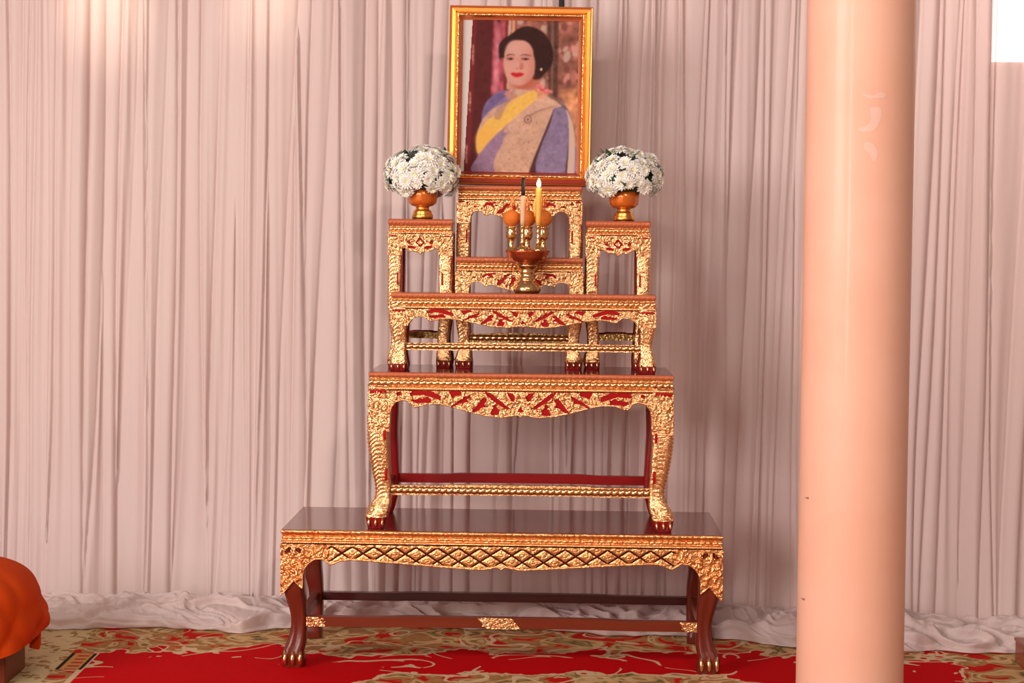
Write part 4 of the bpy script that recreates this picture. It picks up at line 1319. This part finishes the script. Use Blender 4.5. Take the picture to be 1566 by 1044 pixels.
def curtain(x0, x1, label, seed, amp=0.016, wmin=0.016, wmax=0.05, gap=0.0, seam=None):
    rnd = random.Random(seed)
    root = thing('curtain', label, 'curtain', ((x0 + x1) / 2, cy((x0 + x1) / 2), 0), 0, 'pleated curtain panels')
    W = x1 - x0
    edges = [0.0]
    while edges[-1] < W:
        edges.append(edges[-1] + rnd.uniform(wmin, wmax) * rnd.choice((0.5, 1, 1, 1.3)))
    amps = [amp * rnd.uniform(0.35, 1.25) for _ in edges]
    nrm = [rnd.uniform(-0.010, 0.010) for _ in edges]
    leans = [rnd.uniform(-0.006, 0.006) for _ in edges]
    e = np.array(edges)
    res = 0.0028
    nx = int(W / res); nz_ = 64
    xs = np.linspace(0, W, nx)
    zs = np.linspace(0.0, 1.0, nz_) ** 1.35 * CH
    vs = np.zeros((nz_, nx, 3))
    for i, z in enumerate(zs):
        lower = max(0.0, 1 - z / 0.55)
        lean = 0.012 * (z - 0.9)
        wob = np.array([0.010 * math.sin(k * 1.7 + z * 2.1 + seed) + leans[k] * (z - 1.0) * 4 + lower * 0.012 * math.sin(k * 2.3 + seed) for k in range(len(e))])
        ee = e + wob
        ee = np.maximum.accumulate(ee + np.arange(len(ee)) * 1e-5)
        k = np.clip(np.searchsorted(ee, xs) - 1, 0, len(ee) - 2)
        t = np.clip((xs - ee[k]) / np.maximum(ee[k + 1] - ee[k], 1e-4), 0, 1)
        A = np.array(amps)[k] * (0.85 + 0.3 * np.sin(k * 1.3 + z * 1.6))
        d = A * (0.75 * np.sin(PI * t) ** 0.8 + 0.25 * np.clip(np.minimum(t, 1 - t) * 9, 0, 1))
        asym = np.array(nrm)[k] * np.sin(2 * PI * t) * 0.5
        broad = 0.018 * np.sin(xs * 9 + seed + 0.35 * z) + 0.008 * np.sin(xs * 23 + seed * 2 + 0.6 * z)
        fine = 0.0007 * np.sin(xs * 210 + 3 * np.sin(xs * 30 + z * 2))
        vs[i, :, 0] = np.clip(xs - W / 2 + (lean + 0.3 * asym) * np.clip(np.minimum(xs, W - xs) / 0.07, 0, 1), -W / 2 + 0.0003, W / 2 - 0.0003)
        vs[i, :, 1] = -(d + asym + broad + fine) - lower * lower * 0.03 + math.tan(CUR_ANG) * (xs - W / 2)
        vs[i, :, 2] = z
    idx = np.arange(nx * nz_).reshape(nz_, nx)
    F = np.stack([idx[:-1, :-1].ravel(), idx[:-1, 1:].ravel(), idx[1:, 1:].ravel(), idx[1:, :-1].ravel()], 1)
    me = bpy.data.meshes.new('drape')
    me.vertices.add(nx * nz_); me.vertices.foreach_set('co', vs.reshape(-1))
    me.loops.add(F.size); me.loops.foreach_set('vertex_index', F.ravel().astype(np.int32))
    me.polygons.add(len(F)); me.polygons.foreach_set('loop_start', np.arange(0, F.size, 4, dtype=np.int32)); me.polygons.foreach_set('loop_total', np.full(len(F), 4, dtype=np.int32))
    me.polygons.foreach_set('use_smooth', [True] * len(F))
    me.materials.append(M['curtain'])
    me.update(calc_edges=True)
    dr = link(bpy.data.objects.new('drape', me), root)
    # the surplus length heaped on the floor
    nx = int(W / 0.0045); ny = 84
    V = []
    for j in range(ny):
        s = j / (ny - 1)
        for i in range(nx):
            x = i / (nx - 1) * W - W / 2
            wx = x + root.location.x
            side = min(1.0, max(0.0, (abs(wx) - 0.50) / 0.25))
            wdt = 0.18 + 0.11 * side + 0.05 * noise.noise(Vector((wx * 3.2, 0.3, 1.7))) + 0.03 * noise.noise(Vector((wx * 14, 2.3, 0.7)))
            hgt = 0.058 + 0.035 * noise.noise(Vector((wx * 4.1, 5.3, 0.2))) + 0.016 * noise.noise(Vector((wx * 13, 1.3, 4.2)))
            a = s * PI * 1.03
            yb = -wdt * 0.5 + wdt * 0.5 * math.cos(a) - 0.03
            zz = hgt * max(0, math.sin(a)) ** 0.7 * (1 - 0.35 * s)
            wv = noise.noise_vector(Vector((wx * 5, s * 3.0, 3.1))) * 1.6
            wv2 = noise.noise_vector(Vector((wx * 16, s * 8.0, 9.1))) * 0.7
            def ridge_(vv): return max(0.0, 1 - (noise.noise(vv) ** 2 + 0.003) ** 0.5 * 2.8)
            rd = ridge_(Vector((wx * 7 + wv.x + s * 2, s * 3.2 + wv.y, 1.0)))
            rd2 = ridge_(Vector((wx * 13 + wv.y * 1.7 - s * 3, s * 6 + wv.x * 1.5, 7)))
            rd3 = ridge_(Vector((wx * 30 + wv2.x * 2, s * 12 + wv2.y * 2 + wv.x * 2, 4)))
            env = max(0.0, math.sin(min(PI, a))) ** 0.45
            disp = (0.034 * rd + 0.016 * rd2 + 0.004 * rd3 - 0.010) * env
            V.append((x, yb - disp * 0.7 + math.tan(CUR_ANG) * x, max(0.003, zz + disp * 0.9)))
    idx = np.arange(nx * ny).reshape(ny, nx)
    F = np.stack([idx[:-1, :-1].ravel(), idx[1:, :-1].ravel(), idx[1:, 1:].ravel(), idx[:-1, 1:].ravel()], 1)
    mb = MB(); mb.add(V, F.tolist())
    mb.build('heaped_hem', M['curtain'], root)
    return root


def wx_at(px, D=5.15):
    return P(px, 500, D).x


c1, c2, c3 = wx_at(574), wx_at(858), wx_at(1298, 5.0)
curtain(-2.3, c1, 'wide pale pink pleated curtain filling the left side, heaped on the carpet', 5, 0.015, 0.022, 0.050)
curtain(c1, c2, 'pale pink pleated curtain behind the left half of the altar', 9, 0.018, 0.026, 0.054)
curtain(c2, c3, 'pale pink pleated curtain behind the right half of the altar, left of the column', 14, 0.014, 0.020, 0.046)
curtain(c3, 2.1, 'pale pink pleated curtain at far right beyond the peach column', 21, 0.014, 0.024, 0.052)

# black upright strip above the frame, between the two centre curtains
bp = P(858, 5, 5.13)
mb = MB(); mb.box(-0.008, 0.008, -0.003, 0.003, 1.62, 2.3, bev=0.001)
o = mb.build('black_strip', M['black'])
o.location = (bp.x, 0.56, 0.0)
tag(o, 'black upright strip above the top edge of the gold frame', 'strap')

# ================================================================== COLUMN
DCOL = 3.90
pt, pb_ = P(1318, 5, DCOL), P(1299, 1040, DCOL)
rcol = 163.5 / 2 * DCOL / FPX
col = thing('column', 'smooth round peach painted column in the right foreground', 'column', (pb_.x, DCOL + CAM_Y + rcol * 0, 0))
lean = math.atan2(pt.x - pb_.x, pt.z - pb_.z)
col.rotation_euler = (0, lean, 0)
mb = MB()
mb.lathe([(rcol, z) for z in np.linspace(0.0, 2.4, 25)], 128)
mb.build('shaft', M['peach'], col)
# pale scuffs of old tape and small stains, lying on the surface
def patch(name, pxs, mat, off=0.0004):
    inv = Matrix.Rotation(-lean, 3, 'Y')
    xs_ = [p[0] for p in pxs]; ys_ = [p[1] for p in pxs]
    st_ = 1.0
    gx, gy = np.meshgrid(np.arange(min(xs_), max(xs_) + st_, st_), np.arange(min(ys_), max(ys_) + st_, st_))
    ins_ = in_poly(gx + st_ / 2 + 0.01, gy + st_ / 2 + 0.01, crom(pxs, 5)) if len(pxs) > 4 else in_poly(gx + st_ / 2 + 0.01, gy + st_ / 2 + 0.01, pxs)
    vs = []
    for px, py in zip(gx.ravel(), gy.ravel()):
        w = inv @ (P(px, py, DCOL) - Vector((pb_.x, DCOL + CAM_Y, 0)))
        a = math.asin(max(-0.98, min(0.98, w.x / rcol)))
        vs.append(((rcol + off) * math.sin(a), -(rcol + off) * math.cos(a), w.z))
    nr_, nc_ = gx.shape
    fs = [(j * nc_ + i, (j + 1) * nc_ + i, (j + 1) * nc_ + i + 1, j * nc_ + i + 1) for j in range(nr_ - 1) for i in range(nc_ - 1) if ins_[j, i]]
    mb = MB(); mb.add(vs, fs)
    mb.build(name, mat, col)
patch('scuff_mark', [(1303, 150), (1318, 153), (1330, 148), (1338, 151), (1334, 157), (1316, 157), (1306, 154)], M['scuff'])
patch('scuff_mark', [(1314, 171), (1328, 170), (1332, 182), (1326, 198), (1318, 206), (1305, 207), (1296, 202), (1308, 198), (1315, 190)], M['scuff'])
patch('scuff_mark', [(1307, 222), (1320, 226), (1326, 240), (1320, 252), (1312, 240), (1305, 232)], M['scuff'])
patch('stain', [(1227, 756), (1231, 755), (1231.5, 758), (1228, 758.5)], M['grime'])
patch('stain', [(1222, 910), (1226, 909), (1226.5, 912), (1223, 912.5)], M['grime'])

# ================================================================== LEFT: orange cloth on a low seat
DS = 4.25
pe = P(66, 950, DS)
seat = thing('low_stool', 'dark wooden stool at the left edge under the orange cloth', 'stool', (pe.x - 0.27, DS + CAM_Y + 0.15, 0))
lx = P(8, 1020, 4.30).x - seat.location.x
mb = MB(); mb.box(lx - 0.26, lx + 0.004, -0.105, 0.085, 0.130, 0.155, bev=0.005); mb.build('seat', M['brown_wood'], seat, smooth=False)
for x_ in (lx - 0.045, lx - 0.25):
    mb = MB(); mb.box(x_, x_ + 0.045, -0.10, 0.08, 0.0, 0.130, bev=0.004)
    mb.build('side_panel', M['brown_wood'], seat, smooth=False)
cl = MB()
NU, NV = 120, 50
vs = []
for j in range(NV):
    s = j / (NV - 1)
    for i in range(NU):
        a = 2 * PI * i / NU
        ca, sa = math.cos(a), math.sin(a)
        e = 0.75
        ux = math.copysign(abs(ca) ** e, ca); uy = math.copysign(abs(sa) ** e, sa)
        if s < 0.5:
            th = s / 0.5 * PI / 2
            rr = math.sin(th) ** 0.9; z = 0.185 + 0.130 * math.cos(th) ** 0.85
        else:
            t = (s - 0.5) / 0.5
            rr = 1.0 + 0.03 * math.sin(t * 3) - 0.02 * t; z = 0.19 - t * (0.092 - 0.016 * math.sin(a * 2.0 + 0.7))
        fold = 0.065 * abs(math.sin(a * 4.5 + s * 3.5)) ** 0.7 * s - 0.03 * s + 0.030 * abs(math.sin(a * 8 - s * 5 + 1)) * s + 0.04 * noise.noise(Vector((ca * 1.7, sa * 1.7, s * 2.5)))
        vs.append((ux * 0.255 * (rr + fold), uy * 0.225 * (rr + fold), z + 0.5 * fold * 0.2))
fs = []
for j in range(NV - 1):
    for i in range(NU):
        i2 = (i + 1) % NU
        fs.append((j * NU + i, (j + 1) * NU + i, (j + 1) * NU + i2, j * NU + i2))
cl.add(vs, fs)
oc = cl.build('orange_cloth', M['orange_cloth'])
oc.location = (pe.x - 0.315, DS + CAM_Y + 0.15, -0.010)
tag(oc, 'bright orange cloth bundled over the stool at the left edge', 'cloth')

# ================================================================== RIGHT: corner of a low wooden box
pr = P(1555.5, 1032, 4.46)
bxo = thing('wooden_box', 'low brown wooden box corner at the far right edge on the carpet', 'box', (pr.x + 0.200, 4.46 + CAM_Y + 0.10, 0), R(-1))
mb = MB(); mb.box(-0.15, 0.15, -0.10, 0.10, 0.0, 0.058, bev=0.003); mb.build('body', M['box_wood'], bxo, smooth=False)
mb = MB(); mb.box(-0.153, 0.153, -0.103, 0.103, 0.0583, 0.066, bev=0.002); mb.build('lid', M['box_wood'], bxo, smooth=False)

tl = P(53, 994, 4.46)
mb = MB()
tp_ = [(-0.014, 0.150), (0.016, 0.150), (0.015, 0.075), (0.011, 0.062), (-0.012, 0.066)]
k_ = len(tp_)
mb.add([(x_, -0.003 + 0.003 * math.sin(z_ * 90), z_) for x_, z_ in tp_] + [(x_, 0.005, z_) for x_, z_ in tp_], [tuple(range(k_)), tuple(range(2 * k_ - 1, k_ - 1, -1))] + [(i, i + k_, (i + 1) % k_ + k_, (i + 1) % k_) for i in range(k_)])
hc = mb.build('hanging_corner', M['orange_cloth'], oc, smooth=False)
hc.location = (tl.x - oc.location.x, 4.46 + CAM_Y - oc.location.y, 0.002)
